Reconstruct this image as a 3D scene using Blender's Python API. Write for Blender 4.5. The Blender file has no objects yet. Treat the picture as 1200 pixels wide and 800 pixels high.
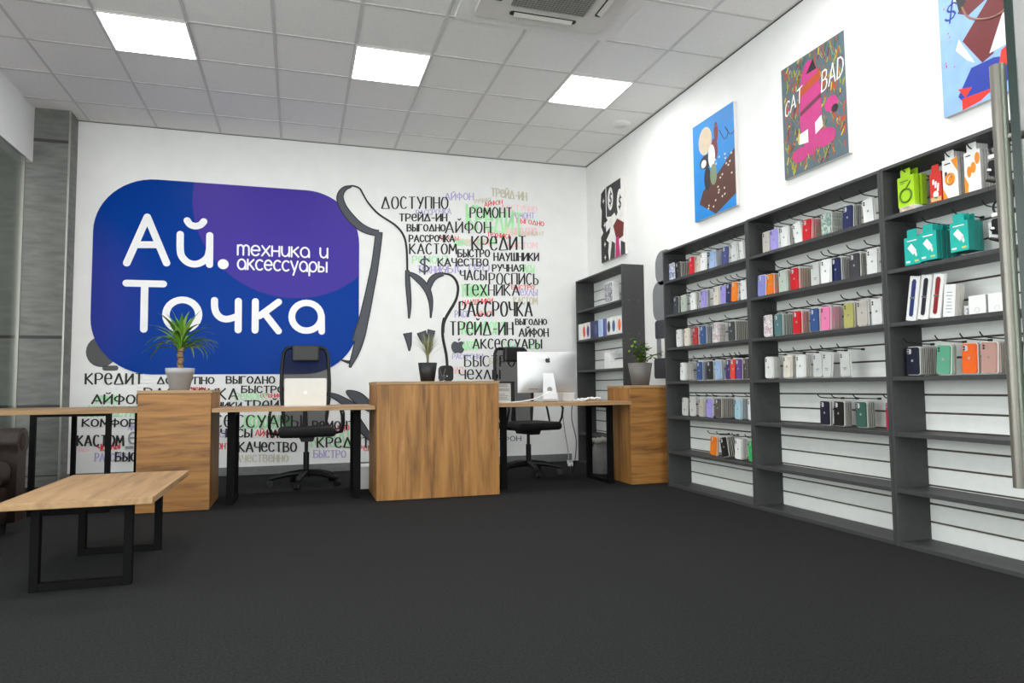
import bpy, math, random
from mathutils import Matrix, Vector
random.seed(7)
scene = bpy.context.scene
# ------------------------------------------------------------------ camera, world, light, exposure
CAM = (1.401, -5.928, 0.869)
YAW, PITCH, ROLL, FPX = 0.300, 0.066, -0.010, 809.05
cam_d = bpy.data.cameras.new('camera')
cam_d.sensor_width = 36.0
cam_d.lens = FPX / 1200 * 36
cam_d.clip_start = 0.05
cam = bpy.data.objects.new('camera', cam_d)
scene.collection.objects.link(cam)
_f = Vector((math.sin(YAW) * math.cos(PITCH), math.cos(YAW) * math.cos(PITCH), math.sin(PITCH)))
_r = Vector((math.cos(YAW), -math.sin(YAW), 0))
_u = _r.cross(_f)
_r2 = _r * math.cos(ROLL) + _u * math.sin(ROLL)
_u2 = -_r * math.sin(ROLL) + _u * math.cos(ROLL)
M = Matrix((( _r2.x, _u2.x, -_f.x, CAM[0]), (_r2.y, _u2.y, -_f.y, CAM[1]), (_r2.z, _u2.z, -_f.z, CAM[2]), (0, 0, 0, 1)))
cam.matrix_world = M
scene.camera = cam
vs = scene.view_settings
scene.display_settings.display_device = 'sRGB'
vs.view_transform = 'Standard'
vs.look = 'None'
vs.gamma = 1.0
vs.use_curve_mapping = False
vs.exposure = 0.76
scene.cycles.use_denoising = True
scene.cycles.max_bounces = 8
scene.cycles.sample_clamp_indirect = 6.0
PANEL_STRENGTH = 12.0
SKY_STRENGTH = 3.6
world = bpy.data.worlds.new('world')
scene.world = world
world.use_nodes = True
world.node_tree.nodes['Background'].inputs[0].default_value = (0.985, 0.985, 1.0, 1)
world.node_tree.nodes['Background'].inputs[1].default_value = SKY_STRENGTH

# ------------------------------------------------------------------ room measures (metres)
D, R, H = 1.688, 4.725, 3.543           # back wall, right wall, ceiling
XS = 4.479                              # front of the shelf run
FRONT = -8.4                            # shop front behind the camera
C = scene.collection

def lin(c):
    return tuple((v / 255 / 12.92) if v / 255 <= 0.04045 else ((v / 255 + 0.055) / 1.055) ** 2.4 for v in c) + (1,)

# ------------------------------------------------------------------ materials
_m = {}
def mat(name, rgb, rough=0.6, metal=0.0, spec=0.5, alpha=None, emit=None, noise=0.0, nscale=20.0, bump=0.0, bscale=200.0, coat=0.0):
    if name in _m:
        return _m[name]
    m = bpy.data.materials.new(name)
    m.use_nodes = True
    nt = m.node_tree
    b = nt.nodes['Principled BSDF']
    col = lin(rgb)
    b.inputs['Base Color'].default_value = col
    b.inputs['Roughness'].default_value = rough
    b.inputs['Metallic'].default_value = metal
    b.inputs['Specular IOR Level'].default_value = spec
    b.inputs['Coat Weight'].default_value = coat
    if alpha is not None:
        b.inputs['Alpha'].default_value = alpha
    if emit:
        b.inputs['Emission Color'].default_value = (1, 1, 1, 1) if emit is True else tuple(emit[:3]) + (1,)
        b.inputs['Emission Strength'].default_value = emit[3] if emit is not True else 1
    tc = nt.nodes.new('ShaderNodeTexCoord')
    n = nt.nodes.new('ShaderNodeTexNoise')
    n.inputs['Scale'].default_value = nscale
    n.inputs['Detail'].default_value = 6
    nt.links.new(tc.outputs['Object'], n.inputs['Vector'])
    mr = nt.nodes.new('ShaderNodeMapRange')
    nz = max(noise, 0.02)
    mr.inputs['To Min'].default_value = 1 - nz
    mr.inputs['To Max'].default_value = 1 + nz
    mr.inputs['From Min'].default_value = 0.3
    mr.inputs['From Max'].default_value = 0.7
    nt.links.new(n.outputs['Fac'], mr.inputs['Value'])
    mx = nt.nodes.new('ShaderNodeVectorMath')
    mx.operation = 'SCALE'
    mx.inputs[0].default_value = col[:3]
    nt.links.new(mr.outputs[0], mx.inputs['Scale'])
    nt.links.new(mx.outputs[0], b.inputs['Base Color'])
    if bump:
        n2 = nt.nodes.new('ShaderNodeTexNoise')
        n2.inputs['Scale'].default_value = bscale
        n2.inputs['Detail'].default_value = 3
        nt.links.new(tc.outputs['Object'], n2.inputs['Vector'])
        bp = nt.nodes.new('ShaderNodeBump')
        bp.inputs['Strength'].default_value = bump
        bp.inputs['Distance'].default_value = 0.01
        nt.links.new(n2.outputs['Fac'], bp.inputs['Height'])
        nt.links.new(bp.outputs[0], b.inputs['Normal'])
    _m[name] = m
    return m

def wood(name, axis, pale=False):
    if name in _m:
        return _m[name]
    m = bpy.data.materials.new(name)
    m.use_nodes = True
    nt = m.node_tree
    b = nt.nodes['Principled BSDF']
    b.inputs['Roughness'].default_value = 0.5
    tc = nt.nodes.new('ShaderNodeTexCoord')
    mp = nt.nodes.new('ShaderNodeMapping')
    s = [12.0, 12.0, 12.0]
    s[axis] = 0.95
    mp.inputs['Scale'].default_value = s
    nt.links.new(tc.outputs['Object'], mp.inputs['Vector'])
    n1 = nt.nodes.new('ShaderNodeTexNoise')
    n1.inputs['Scale'].default_value = 1.3
    n1.inputs['Detail'].default_value = 9
    n1.inputs['Roughness'].default_value = 0.62
    n1.inputs['Distortion'].default_value = 0.9
    nt.links.new(mp.outputs[0], n1.inputs['Vector'])
    r1 = nt.nodes.new('ShaderNodeValToRGB')
    e = r1.color_ramp.elements
    pal = ((116, 88, 58), (146, 113, 77), (163, 130, 91), (177, 145, 106)) if pale else ((68, 42, 17), (128, 85, 38), (157, 108, 52), (180, 131, 71))
    e[0].position, e[0].color = 0.27, lin(pal[0])
    e[1].position, e[1].color = 0.76, lin(pal[3])
    for p, c in ((0.36, pal[1]), (0.52, pal[2])):
        q = e.new(p)
        q.color = lin(c)
    nt.links.new(n1.outputs['Fac'], r1.inputs['Fac'])
    n2 = nt.nodes.new('ShaderNodeTexNoise')          # fine pores
    n2.inputs['Scale'].default_value = 2.0
    n2.inputs['Detail'].default_value = 6
    nt.links.new(mp.outputs[0], n2.inputs['Vector'])
    r2 = nt.nodes.new('ShaderNodeMapRange')
    r2.inputs['From Min'].default_value = 0.36
    r2.inputs['From Max'].default_value = 0.48
    r2.inputs['To Min'].default_value = 0.70 if not pale else 0.84
    r2.inputs['To Max'].default_value = 1.04
    nt.links.new(n2.outputs['Fac'], r2.inputs['Value'])
    mx = nt.nodes.new('ShaderNodeVectorMath')
    mx.operation = 'SCALE'
    nt.links.new(r1.outputs['Color'], mx.inputs[0])
    nt.links.new(r2.outputs[0], mx.inputs['Scale'])
    nt.links.new(mx.outputs[0], b.inputs['Base Color'])
    _m[name] = m
    return m

def glass(name, tint, refl=0.5):
    if name in _m:
        return _m[name]
    m = bpy.data.materials.new(name)
    m.use_nodes = True
    nt = m.node_tree
    nt.nodes.remove(nt.nodes['Principled BSDF'])
    out = nt.nodes['Material Output']
    t = nt.nodes.new('ShaderNodeBsdfTransparent')
    t.inputs[0].default_value = tuple(tint) + (1,)
    g = nt.nodes.new('ShaderNodeBsdfGlossy')
    g.inputs['Roughness'].default_value = 0.03
    fr = nt.nodes.new('ShaderNodeFresnel')
    fr.inputs[0].default_value = 1.5
    ml = nt.nodes.new('ShaderNodeMath')
    ml.operation = 'MULTIPLY'
    ml.inputs[1].default_value = refl
    nt.links.new(fr.outputs[0], ml.inputs[0])
    mx = nt.nodes.new('ShaderNodeMixShader')
    nt.links.new(ml.outputs[0], mx.inputs[0])
    nt.links.new(t.outputs[0], mx.inputs[1])
    nt.links.new(g.outputs[0], mx.inputs[2])
    nt.links.new(mx.outputs[0], out.inputs['Surface'])
    _m[name] = m
    return m

# ------------------------------------------------------------------ mesh builder
class MB:
    def __init__(s):
        s.v, s.f, s.mi, s.sm = [], [], [], []
    def add(s, vs, fs, mi=0, sm=False):
        o = len(s.v)
        s.v += [tuple(p) for p in vs]
        for f in fs:
            s.f.append([i + o for i in f])
            s.mi.append(mi)
            s.sm.append(sm)
        return s
    def box(s, x0, x1, y0, y1, z0, z1, mi=0):
        v = [(x, y, z) for z in (z0, z1) for y in (y0, y1) for x in (x0, x1)]
        return s.add(v, [(0, 2, 3, 1), (4, 5, 7, 6), (0, 1, 5, 4), (2, 6, 7, 3), (0, 4, 6, 2), (1, 3, 7, 5)], mi)
    def prism(s, poly, axis, a0, a1, mi=0, sm=False):
        """poly: (u, w) outline; axis 0 -> (a,u,w), 1 -> (u,a,w), 2 -> (u,w,a)"""
        def P(u, w, a):
            return (a, u, w) if axis == 0 else ((u, a, w) if axis == 1 else (u, w, a))
        n = len(poly)
        v = [P(u, w, a0) for u, w in poly] + [P(u, w, a1) for u, w in poly]
        s.add(v, [list(range(n))[::-1], list(range(n, 2 * n))], mi)
        s.add(v, [(i, (i + 1) % n, n + (i + 1) % n, n + i) for i in range(n)], mi, sm)
        return s
    def flat(s, poly, axis, a, mi=0):
        def P(u, w):
            return (a, u, w) if axis == 0 else ((u, a, w) if axis == 1 else (u, w, a))
        return s.add([P(u, w) for u, w in poly], [list(range(len(poly)))], mi)
    def cyl(s, p0, p1, r0, r1=None, n=16, mi=0, caps=True):
        r1 = r0 if r1 is None else r1
        p0, p1 = Vector(p0), Vector(p1)
        d = (p1 - p0).normalized()
        a = Vector((0, 0, 1)) if abs(d.z) < 0.9 else Vector((1, 0, 0))
        e1 = d.cross(a).normalized()
        e2 = d.cross(e1)
        v = []
        for p, r in ((p0, r0), (p1, r1)):
            for i in range(n):
                t = 2 * math.pi * i / n
                v.append(p + e1 * r * math.cos(t) + e2 * r * math.sin(t))
        s.add(v, [(i, (i + 1) % n, n + (i + 1) % n, n + i) for i in range(n)], mi, True)
        if caps:
            s.add(v, [list(range(n))[::-1], list(range(n, 2 * n))], mi)
        return s
    def lathe(s, prof, c=(0, 0, 0), n=28, mi=0):
        v, f = [], []
        for r, z in prof:
            for i in range(n):
                t = 2 * math.pi * i / n
                v.append((c[0] + r * math.cos(t), c[1] + r * math.sin(t), c[2] + z))
        for k in range(len(prof) - 1):
            for i in range(n):
                j = (i + 1) % n
                f.append((k * n + i, k * n + j, (k + 1) * n + j, (k + 1) * n + i))
        return s.add(v, f, mi, True)
    def tube(s, pts, r, n=10, mi=0, closed=False):
        pts = [Vector(p) for p in pts]
        L = len(pts)
        rr = r if isinstance(r, (list, tuple)) else [r] * L
        v, f = [], []
        prev = None
        for k, p in enumerate(pts):
            if closed:
                d = (pts[(k + 1) % L] - pts[k - 1]).normalized()
            else:
                d = (pts[min(k + 1, L - 1)] - pts[max(k - 1, 0)]).normalized()
            if prev is None:
                a = Vector((0, 0, 1)) if abs(d.z) < 0.9 else Vector((1, 0, 0))
                e1 = d.cross(a).normalized()
            else:
                e1 = (prev - d * prev.dot(d)).normalized()
            prev = e1
            e2 = d.cross(e1)
            for i in range(n):
                t = 2 * math.pi * i / n
                v.append(p + (e1 * math.cos(t) + e2 * math.sin(t)) * rr[k])
        for k in range(L if closed else L - 1):
            k2 = (k + 1) % L
            for i in range(n):
                j = (i + 1) % n
                f.append((k * n + i, k * n + j, k2 * n + j, k2 * n + i))
        s.add(v, f, mi, True)
        if not closed:
            s.add(v, [list(range(n))[::-1], list(range((L - 1) * n, L * n))], mi)
        return s
    def ball(s, c, r, nu=16, nv=10, mi=0):
        if not isinstance(r, (list, tuple)):
            r = (r, r, r)
        v, f = [], []
        for j in range(nv + 1):
            ph = math.pi * j / nv
            for i in range(nu):
                t = 2 * math.pi * i / nu
                v.append((c[0] + r[0] * math.sin(ph) * math.cos(t), c[1] + r[1] * math.sin(ph) * math.sin(t), c[2] + r[2] * math.cos(ph)))
        for j in range(nv):
            for i in range(nu):
                k = (i + 1) % nu
                f.append((j * nu + i, j * nu + k, (j + 1) * nu + k, (j + 1) * nu + i))
        return s.add(v, f, mi, True)
    def mesh(s, name, mats):
        me = bpy.data.meshes.new(name)
        me.from_pydata(s.v, [], s.f)
        for m in (mats if isinstance(mats, (list, tuple)) else [mats]):
            me.materials.append(m)
        me.polygons.foreach_set('material_index', s.mi)
        me.polygons.foreach_set('use_smooth', s.sm)
        me.update()
        return me
    def build(s, name, mats, parent=None, loc=None, bevel=0.0, subsurf=0):
        o = bpy.data.objects.new(name, s.mesh(name, mats))
        C.objects.link(o)
        if parent is not None:
            o.parent = parent
        if loc is not None:
            o.location = loc
        if bevel:
            b = o.modifiers.new('bevel', 'BEVEL')
            b.width, b.segments, b.limit_method = bevel, 2, 'ANGLE'
        if subsurf:
            b = o.modifiers.new('sub', 'SUBSURF')
            b.levels = b.render_levels = subsurf
        return o

def rrect(w, h, r, n=5, cx=0.0, cy=0.0):
    r = min(r, w / 2 - 1e-5, h / 2 - 1e-5)
    pts = []
    for qx, qy, a in ((1, 1, 0), (-1, 1, 90), (-1, -1, 180), (1, -1, 270)):
        for k in range(n + 1):
            t = math.radians(a + 90 * k / n)
            pts.append((cx + qx * (w / 2 - r) + r * math.cos(t), cy + qy * (h / 2 - r) + r * math.sin(t)))
    return pts

def tag(o, label, cat, group=None):
    o['label'] = label
    o['category'] = cat
    if group:
        o['group'] = group
    return o

def thing(name, label, cat, loc=(0, 0, 0), rz=0.0, group=None):
    o = bpy.data.objects.new(name, None)
    o.empty_display_size = 0.05
    C.objects.link(o)
    o.location = loc
    o.rotation_euler = (0, 0, rz)
    return tag(o, label, cat, group)

def struct(o):
    o['kind'] = 'structure'
    return o

def kids(o):
    return [c for c in bpy.data.objects if c.parent == o]

def dup(o, parent=None):
    c = o.copy()
    C.objects.link(c)
    if parent is not None:
        c.parent = parent
    for ch in kids(o):
        dup(ch, c)
    return c

# ------------------------------------------------------------------ stroke lettering
def circ(cx, cy, rx, ry, n=18, a0=0, a1=360):
    return [(cx + rx * math.cos(math.radians(a0 + (a1 - a0) * k / n)), cy + ry * math.sin(math.radians(a0 + (a1 - a0) * k / n))) for k in range(n + 1)]
_C = [(.54, .84), (.45, .96), (.3, 1), (.13, .93), (.03, .75), (0, .5), (.03, .25), (.13, .07), (.3, 0), (.45, .04), (.56, .17)]
CAPS = {
 'А': (.70, [[(0, 0), (.35, 1)], [(.35, 1), (.70, 0)], [(.14, .33), (.57, .33)]]),
 'Б': (.60, [[(.56, 1), (0, 1)], [(0, 1), (0, 0)], [(0, .56), (.33, .56), (.52, .46), (.58, .28), (.52, .1), (.33, 0), (0, 0)]]),
 'В': (.58, [[(0, 0), (0, 1)], [(0, 1), (.33, 1), (.48, .9), (.48, .66), (.33, .54), (0, .54)], [(.33, .54), (.54, .43), (.57, .22), (.45, .03), (.3, 0), (0, 0)]]),
 'Г': (.52, [[(0, 0), (0, 1)], [(0, 1), (.52, 1)]]),
 'Д': (.74, [[(.02, .02), (.36, 1)], [(.36, 1), (.72, .02)], [(0, .02), (.74, .02)]]),
 'Е': (.56, [[(0, .52), (.50, .52), (.52, .72), (.43, .94), (.29, 1), (.13, .93), (.03, .75), (0, .5), (.03, .25), (.13, .07), (.3, 0), (.45, .04), (.56, .17)]]),
 'И': (.58, [[(0, 1), (0, 0)], [(0, .08), (.58, .92)], [(.58, 1), (.58, 0)]]),
 'Й': (.58, [[(0, 1), (0, 0)], [(0, .08), (.58, .92)], [(.58, 1), (.58, 0)], [(.14, 1.24), (.29, 1.13), (.44, 1.24)]]),
 'К': (.60, [[(0, 1), (0, 0)], [(.55, 1), (.05, .48)], [(.1, .53), (.60, 0)]]),
 'Л': (.62, [[(0, 0), (.3, 1)], [(.3, 1), (.62, 0)]]),
 'М': (.76, [[(0, 0), (.06, 1)], [(.06, 1), (.38, .3)], [(.38, .3), (.7, 1)], [(.7, 1), (.76, 0)]]),
 'Н': (.56, [[(0, 1), (0, 0)], [(.56, 1), (.56, 0)], [(0, .5), (.56, .5)]]),
 'О': (.62, [circ(.31, .5, .31, .5)]),
 'П': (.56, [[(0, 0), (0, 1)], [(0, 1), (.56, 1)], [(.56, 1), (.56, 0)]]),
 'Р': (.56, [[(0, 0), (0, 1)], [(0, 1), (.33, 1), (.52, .89), (.55, .72), (.5, .54), (.33, .44), (0, .44)]]),
 'С': (.56, [_C]),
 'Т': (.62, [[(0, 1), (.62, 1)], [(.31, 1), (.31, 0)]]),
 'У': (.58, [[(0, 1), (.3, .42)], [(.58, 1), (.17, 0)]]),
 'Ф': (.70, [[(.35, 1.05), (.35, -.05)], circ(.35, .55, .35, .3)]),
 'Х': (.58, [[(0, 1), (.58, 0)], [(.58, 1), (0, 0)]]),
 'Ч': (.54, [[(0, 1), (0, .62), (.12, .46), (.54, .46)], [(.54, 1), (.54, 0)]]),
 'Ш': (.76, [[(0, 1), (0, 0)], [(.38, 1), (.38, 0)], [(.76, 1), (.76, 0)], [(0, 0), (.76, 0)]]),
 'Ы': (.68, [[(0, 1), (0, 0)], [(0, .54), (.25, .54), (.42, .42), (.44, .25), (.38, .08), (.22, 0), (0, 0)], [(.68, 1), (.68, 0)]]),
 'Ь': (.48, [[(0, 1), (0, 0)], [(0, .54), (.25, .54), (.45, .42), (.48, .25), (.4, .08), (.22, 0), (0, 0)]]),
 'Я': (.56, [[(.56, 0), (.56, 1)], [(.56, 1), (.22, 1), (.03, .88), (.02, .62), (.2, .48), (.56, .48)], [(.3, .48), (0, 0)]]),
 'D': (.60, [[(0, 0), (0, 1)], [(0, 1), (.3, .97), (.54, .75), (.6, .5), (.5, .2), (.3, .03), (0, 0)]]),
 '-': (.36, [[(0, .45), (.36, .45)]]),
 '$': (.50, [[(.48, .78), (.38, .88), (.25, .9), (.1, .84), (.04, .7), (.12, .57), (.38, .45), (.48, .3), (.4, .15), (.25, .1), (.1, .14), (0, .25)], [(.25, 1.05), (.25, -.05)]]),
 ' ': (.40, []),
}
LOWER = {
 'т': (1.15, [[(0, 0), (0, .95)], circ(.29, .66, .29, .32, 10, 180, 0), [(.58, .66), (.58, 0)], circ(.87, .66, .29, .32, 10, 180, 0), [(1.16, .66), (1.16, 0)]]),
 'е': (.86, [[(.02, .5), (.86, .5)] , circ(.44, .48, .44, .5, 18, 5, 320)]),
 'х': (.80, [[(0, .98), (.8, 0)], [(.8, .98), (0, 0)]]),
 'н': (.78, [[(0, .98), (0, 0)], [(.78, .98), (.78, 0)], [(0, .5), (.78, .5)]]),
 'и': (.80, [[(0, .98), (0, .4), (.1, .12), (.35, 0), (.6, .08), (.8, .4)], [(.8, .98), (.8, 0)]]),
 'к': (.72, [[(0, .98), (0, 0)], [(.70, .98), (.1, .48)], [(.2, .55), (.74, 0)]]),
 'а': (.92, [circ(.46, .48, .46, .5), [(.92, .48), (.92, 0)]]),
 'с': (.78, [circ(.46, .48, .46, .5, 16, 50, 310)]),
 'у': (.84, [[(0, .98), (.42, .05)], [(.84, .98), (.3, -.42)]]),
 'р': (.92, [circ(.46, .48, .46, .5), [(0, .48), (0, -.42)]]),
 'ы': (1.05, [[(0, .98), (0, .02)], [(0, .5), (.4, .5), (.62, .4), (.62, .12), (.4, .02), (0, .02)], [(1.0, .98), (1.0, 0)]]),
 ' ': (.70, []),
}
def layout(text, font, width, height, gap=.2):
    """strokes in metres: starts at 0, text spans `width`"""
    st, x = [], 0.0
    for ch in text:
        w, ss = font[ch]
        for s in ss:
            st.append([(x + a, b) for a, b in s])
        x += w + gap
    x -= gap
    return [[(a * width / x, b * height) for a, b in s] for s in st]

def ribbon(mb, pts, wfun, place, mi=0, round_=True, lift=0.0):
    """flat brush stroke; wfun(direction) -> width; place(u, w, lift) -> 3-D point; lifts keep overlapping dabs apart"""
    runs, cur = [], [pts[0]]
    for i in range(1, len(pts)):
        cur.append(pts[i])
        if i < len(pts) - 1:
            a = math.atan2(pts[i][1] - pts[i - 1][1], pts[i][0] - pts[i - 1][0])
            b = math.atan2(pts[i + 1][1] - pts[i][1], pts[i + 1][0] - pts[i][0])
            if abs((b - a + math.pi) % (2 * math.pi) - math.pi) > 1.0:
                runs.append(cur)
                cur = [pts[i]]
    runs.append(cur)
    for ri, run in enumerate(runs):
        n = len(run)
        closed = n > 3 and math.dist(run[0], run[-1]) < 1e-6
        L, Rr, W = [], [], []
        for i in range(n):
            if closed:
                p, q = run[i - 1 if i else n - 2], run[i + 1 if i < n - 1 else 1]
            else:
                p, q = run[max(i - 1, 0)], run[min(i + 1, n - 1)]
            dx, dz = q[0] - p[0], q[1] - p[1]
            k = math.hypot(dx, dz) or 1e-6
            w = wfun(dx / k, dz / k)
            W.append(w)
            L.append((run[i][0] - dz / k * w / 2, run[i][1] + dx / k * w / 2))
            Rr.append((run[i][0] + dz / k * w / 2, run[i][1] - dx / k * w / 2))
        l = lift + (ri % 3) * 3e-5
        for i in range(n - 1):
            mb.add([place(*L[i], l), place(*L[i + 1], l), place(*Rr[i + 1], l), place(*Rr[i], l)], [(3, 2, 1, 0)], mi)
        if closed:
            continue
        for i in (0, n - 1):
            inner = (ri > 0 and i == 0) or (ri < len(runs) - 1 and i == n - 1)
            if not round_ and not inner:
                continue
            w, c = W[i], run[i]
            k = 18 if w > .05 else 10
            mb.add([place(c[0] + w / 2 * math.cos(t * 2 * math.pi / k), c[1] + w / 2 * math.sin(t * 2 * math.pi / k), l + 1e-5 + (1e-5 if i else 0)) for t in range(k)], [list(range(k))], mi)

def band(mb, pts, place, mi=0, grow=0.0):
    """variable-width stroke through (u, w, width)"""
    L, Rr = [], []
    n = len(pts)
    for i, (a, b, w) in enumerate(pts):
        p, q = pts[max(i - 1, 0)], pts[min(i + 1, n - 1)]
        dx, dz = q[0] - p[0], q[1] - p[1]
        k = math.hypot(dx, dz) or 1e-6
        h = w / 2 + grow
        L.append((a - dz / k * h, b + dx / k * h))
        Rr.append((a + dz / k * h, b - dx / k * h))
    for i in range(n - 1):
        mb.add([place(*L[i]), place(*L[i + 1]), place(*Rr[i + 1]), place(*Rr[i])], [(3, 2, 1, 0)], mi)

def smooth_pts(pts, k=4):
    out = []
    n = len(pts)
    for i in range(n - 1):
        p0, p1, p2, p3 = pts[max(i - 1, 0)], pts[i], pts[i + 1], pts[min(i + 2, n - 1)]
        for j in range(k):
            t = j / k
            out.append(tuple(0.5 * (2 * b + (c - a) * t + (2 * a - 5 * b + 4 * c - d) * t * t + (3 * b - a - 3 * c + d) * t ** 3) for a, b, c, d in zip(p0, p1, p2, p3)))
    out.append(tuple(pts[-1]))
    return out

APPLE = [(0, .70), (.1, .745), (.22, .78), (.33, .75), (.405, .67), (.33, .60), (.285, .50), (.30, .40), (.36, .32), (.43, .285), (.385, .17), (.31, .06), (.21, 0), (.1, .025), (0, .05), (-.1, .025), (-.21, 0), (-.32, .09), (-.41, .23), (-.45, .40), (-.43, .57), (-.34, .71), (-.22, .78), (-.1, .745)]
LEAF = [(0, .80), (.01, .88), (.07, .96), (.17, 1.0), (.16, .91), (.10, .83)]
def apple(mb, place, h, mi=0):
    for sh in (APPLE, LEAF):
        mb.add([place(u * h, w * h) for u, w in sh], [list(range(len(sh)))], mi)

# ------------------------------------------------------------------ measured tables (metres)
CASES = [
    ('left', 'A', -0.472, 0, 'marble', 2),
    ('left', 'A', -0.648, 7, 'charcoal', 0),
    ('left', 'A', -0.907, 0, 'red', -3),
    ('left', 'A', -0.972, 1, 'beige', -4),
    ('left', 'A', -1.085, 0, 'white', -5),
    ('left', 'A', -1.17, 5, 'sky', 0),
    ('left', 'A', -1.355, 0, 'indigo', -4),
    ('left', 'A', -1.487, 0, 'clear', 5),
    ('left', 'A', -1.54, 0, 'white', 4),
    ('left', 'B', -0.605, 0, 'smoke', -3),
    ('left', 'B', -0.718, 0, 'mint_clear', 2),
    ('left', 'B', -0.868, 2, 'white', 3),
    ('left', 'B', -1.035, 2, 'lavender', -1),
    ('left', 'B', -1.218, 0, 'beige', -3),
    ('left', 'B', -1.31, 0, 'lavender', 1),
    ('left', 'B', -1.422, 0, 'navy', -4),
    ('left', 'B', -1.487, 0, 'orange', -4),
    ('left', 'B', -1.561, 0, 'white', 4),
    ('left', 'C', -0.634, 1, 'white', 1),
    ('left', 'C', -0.76, 1, 'cream', 1),
    ('left', 'C', -0.894, 0, 'crimson', 0),
    ('left', 'C', -1.01, 4, 'blue', -1),
    ('left', 'C', -1.194, 4, 'print', -3),
    ('left', 'C', -1.4, 8, 'charcoal', 0),
    ('left', 'D', -0.69, 5, 'white', -3),
    ('left', 'D', -0.946, 3, 'blue', -1),
    ('left', 'D', -1.097, 0, 'black', -1),
    ('left', 'D', -1.194, 2, 'sky', 6),
    ('left', 'D', -1.355, 0, 'violet', -2),
    ('left', 'D', -1.444, 0, 'scarlet', -2),
    ('left', 'D', -1.508, 0, 'purple', -2),
    ('left', 'D', -1.561, 0, 'taupe', 0),
    ('left', 'E', -0.704, 0, 'clear', -2),
    ('left', 'E', -0.814, 0, 'clear', 3),
    ('left', 'E', -0.959, 2, 'greige', -1),
    ('left', 'E', -1.11, 0, 'lavender', -3),
    ('left', 'E', -1.194, 8, 'taupe', -2),
    ('left', 'E', -1.455, 4, 'sky_pale', -2),
    ('left', 'E', -1.612, 0, 'white', 0),
    ('left', 'F', -1.122, 1, 'orange', -6),
    ('left', 'F', -1.241, 5, 'black', 12),
    ('left', 'F', -1.444, 3, 'white', -3),
    ('left', 'F', -1.602, 0, 'green', 0),
    ('middle', 'A', -1.874, 0, 'greige', -1),
    ('middle', 'A', -1.956, 0, 'lavender', 0),
    ('middle', 'A', -2.035, 2, 'white', -1),
    ('middle', 'A', -2.153, 0, 'white', 10),
    ('middle', 'A', -2.258, 5, 'red', -4),
    ('middle', 'A', -2.426, 6, 'marble_green', -1),
    ('middle', 'A', -2.608, 4, 'navy', -3),
    ('middle', 'A', -2.758, 0, 'white', 3),
    ('middle', 'B', -1.809, 0, 'periwinkle', -4),
    ('middle', 'B', -1.865, 3, 'orange', -1),
    ('middle', 'B', -2.0, 2, 'mint_clear', 1),
    ('middle', 'B', -2.12, 7, 'red', -1),
    ('middle', 'B', -2.313, 3, 'clear', 1),
    ('middle', 'B', -2.433, 0, 'white', -2),
    ('middle', 'B', -2.491, 5, 'navy', 0),
    ('middle', 'B', -2.642, 3, 'charcoal', -1),
    ('middle', 'B', -2.777, 0, 'white', -1),
    ('middle', 'C', -1.856, 0, 'print', -1),
    ('middle', 'C', -1.938, 6, 'teal', 0),
    ('middle', 'C', -2.129, 4, 'red', -1),
    ('middle', 'C', -2.29, 0, 'blue', 0),
    ('middle', 'C', -2.389, 6, 'pink', -2),
    ('middle', 'C', -2.581, 3, 'olive', -1),
    ('middle', 'C', -2.707, 0, 'greige', 0),
    ('middle', 'C', -2.79, 0, 'white', 1),
    ('middle', 'D', -1.828, 4, 'white', -2),
    ('middle', 'D', -2.018, 2, 'cream', -2),
    ('middle', 'D', -2.145, 3, 'white', 0),
    ('middle', 'D', -2.305, 0, 'clear', -1),
    ('middle', 'D', -2.396, 0, 'clear', -7),
    ('middle', 'D', -2.533, 0, 'clear', 1),
    ('middle', 'E', -2.351, 1, 'midnight', -1),
    ('middle', 'E', -2.469, 4, 'black', -2),
    ('middle', 'E', -2.642, 4, 'pine', 0),
    ('middle', 'E', -2.863, 0, 'raspberry', -1),
    ('right', 'D', -3.018, 9, 'midnight', -1),
    ('right', 'D', -3.208, 2, 'mint', -4),
    ('right', 'D', -3.347, 1, 'flame', -1),
    ('right', 'D', -3.451, 4, 'rose', -3),
    ('right', 'D', -3.574, 0, 'black', -3),
]
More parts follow.
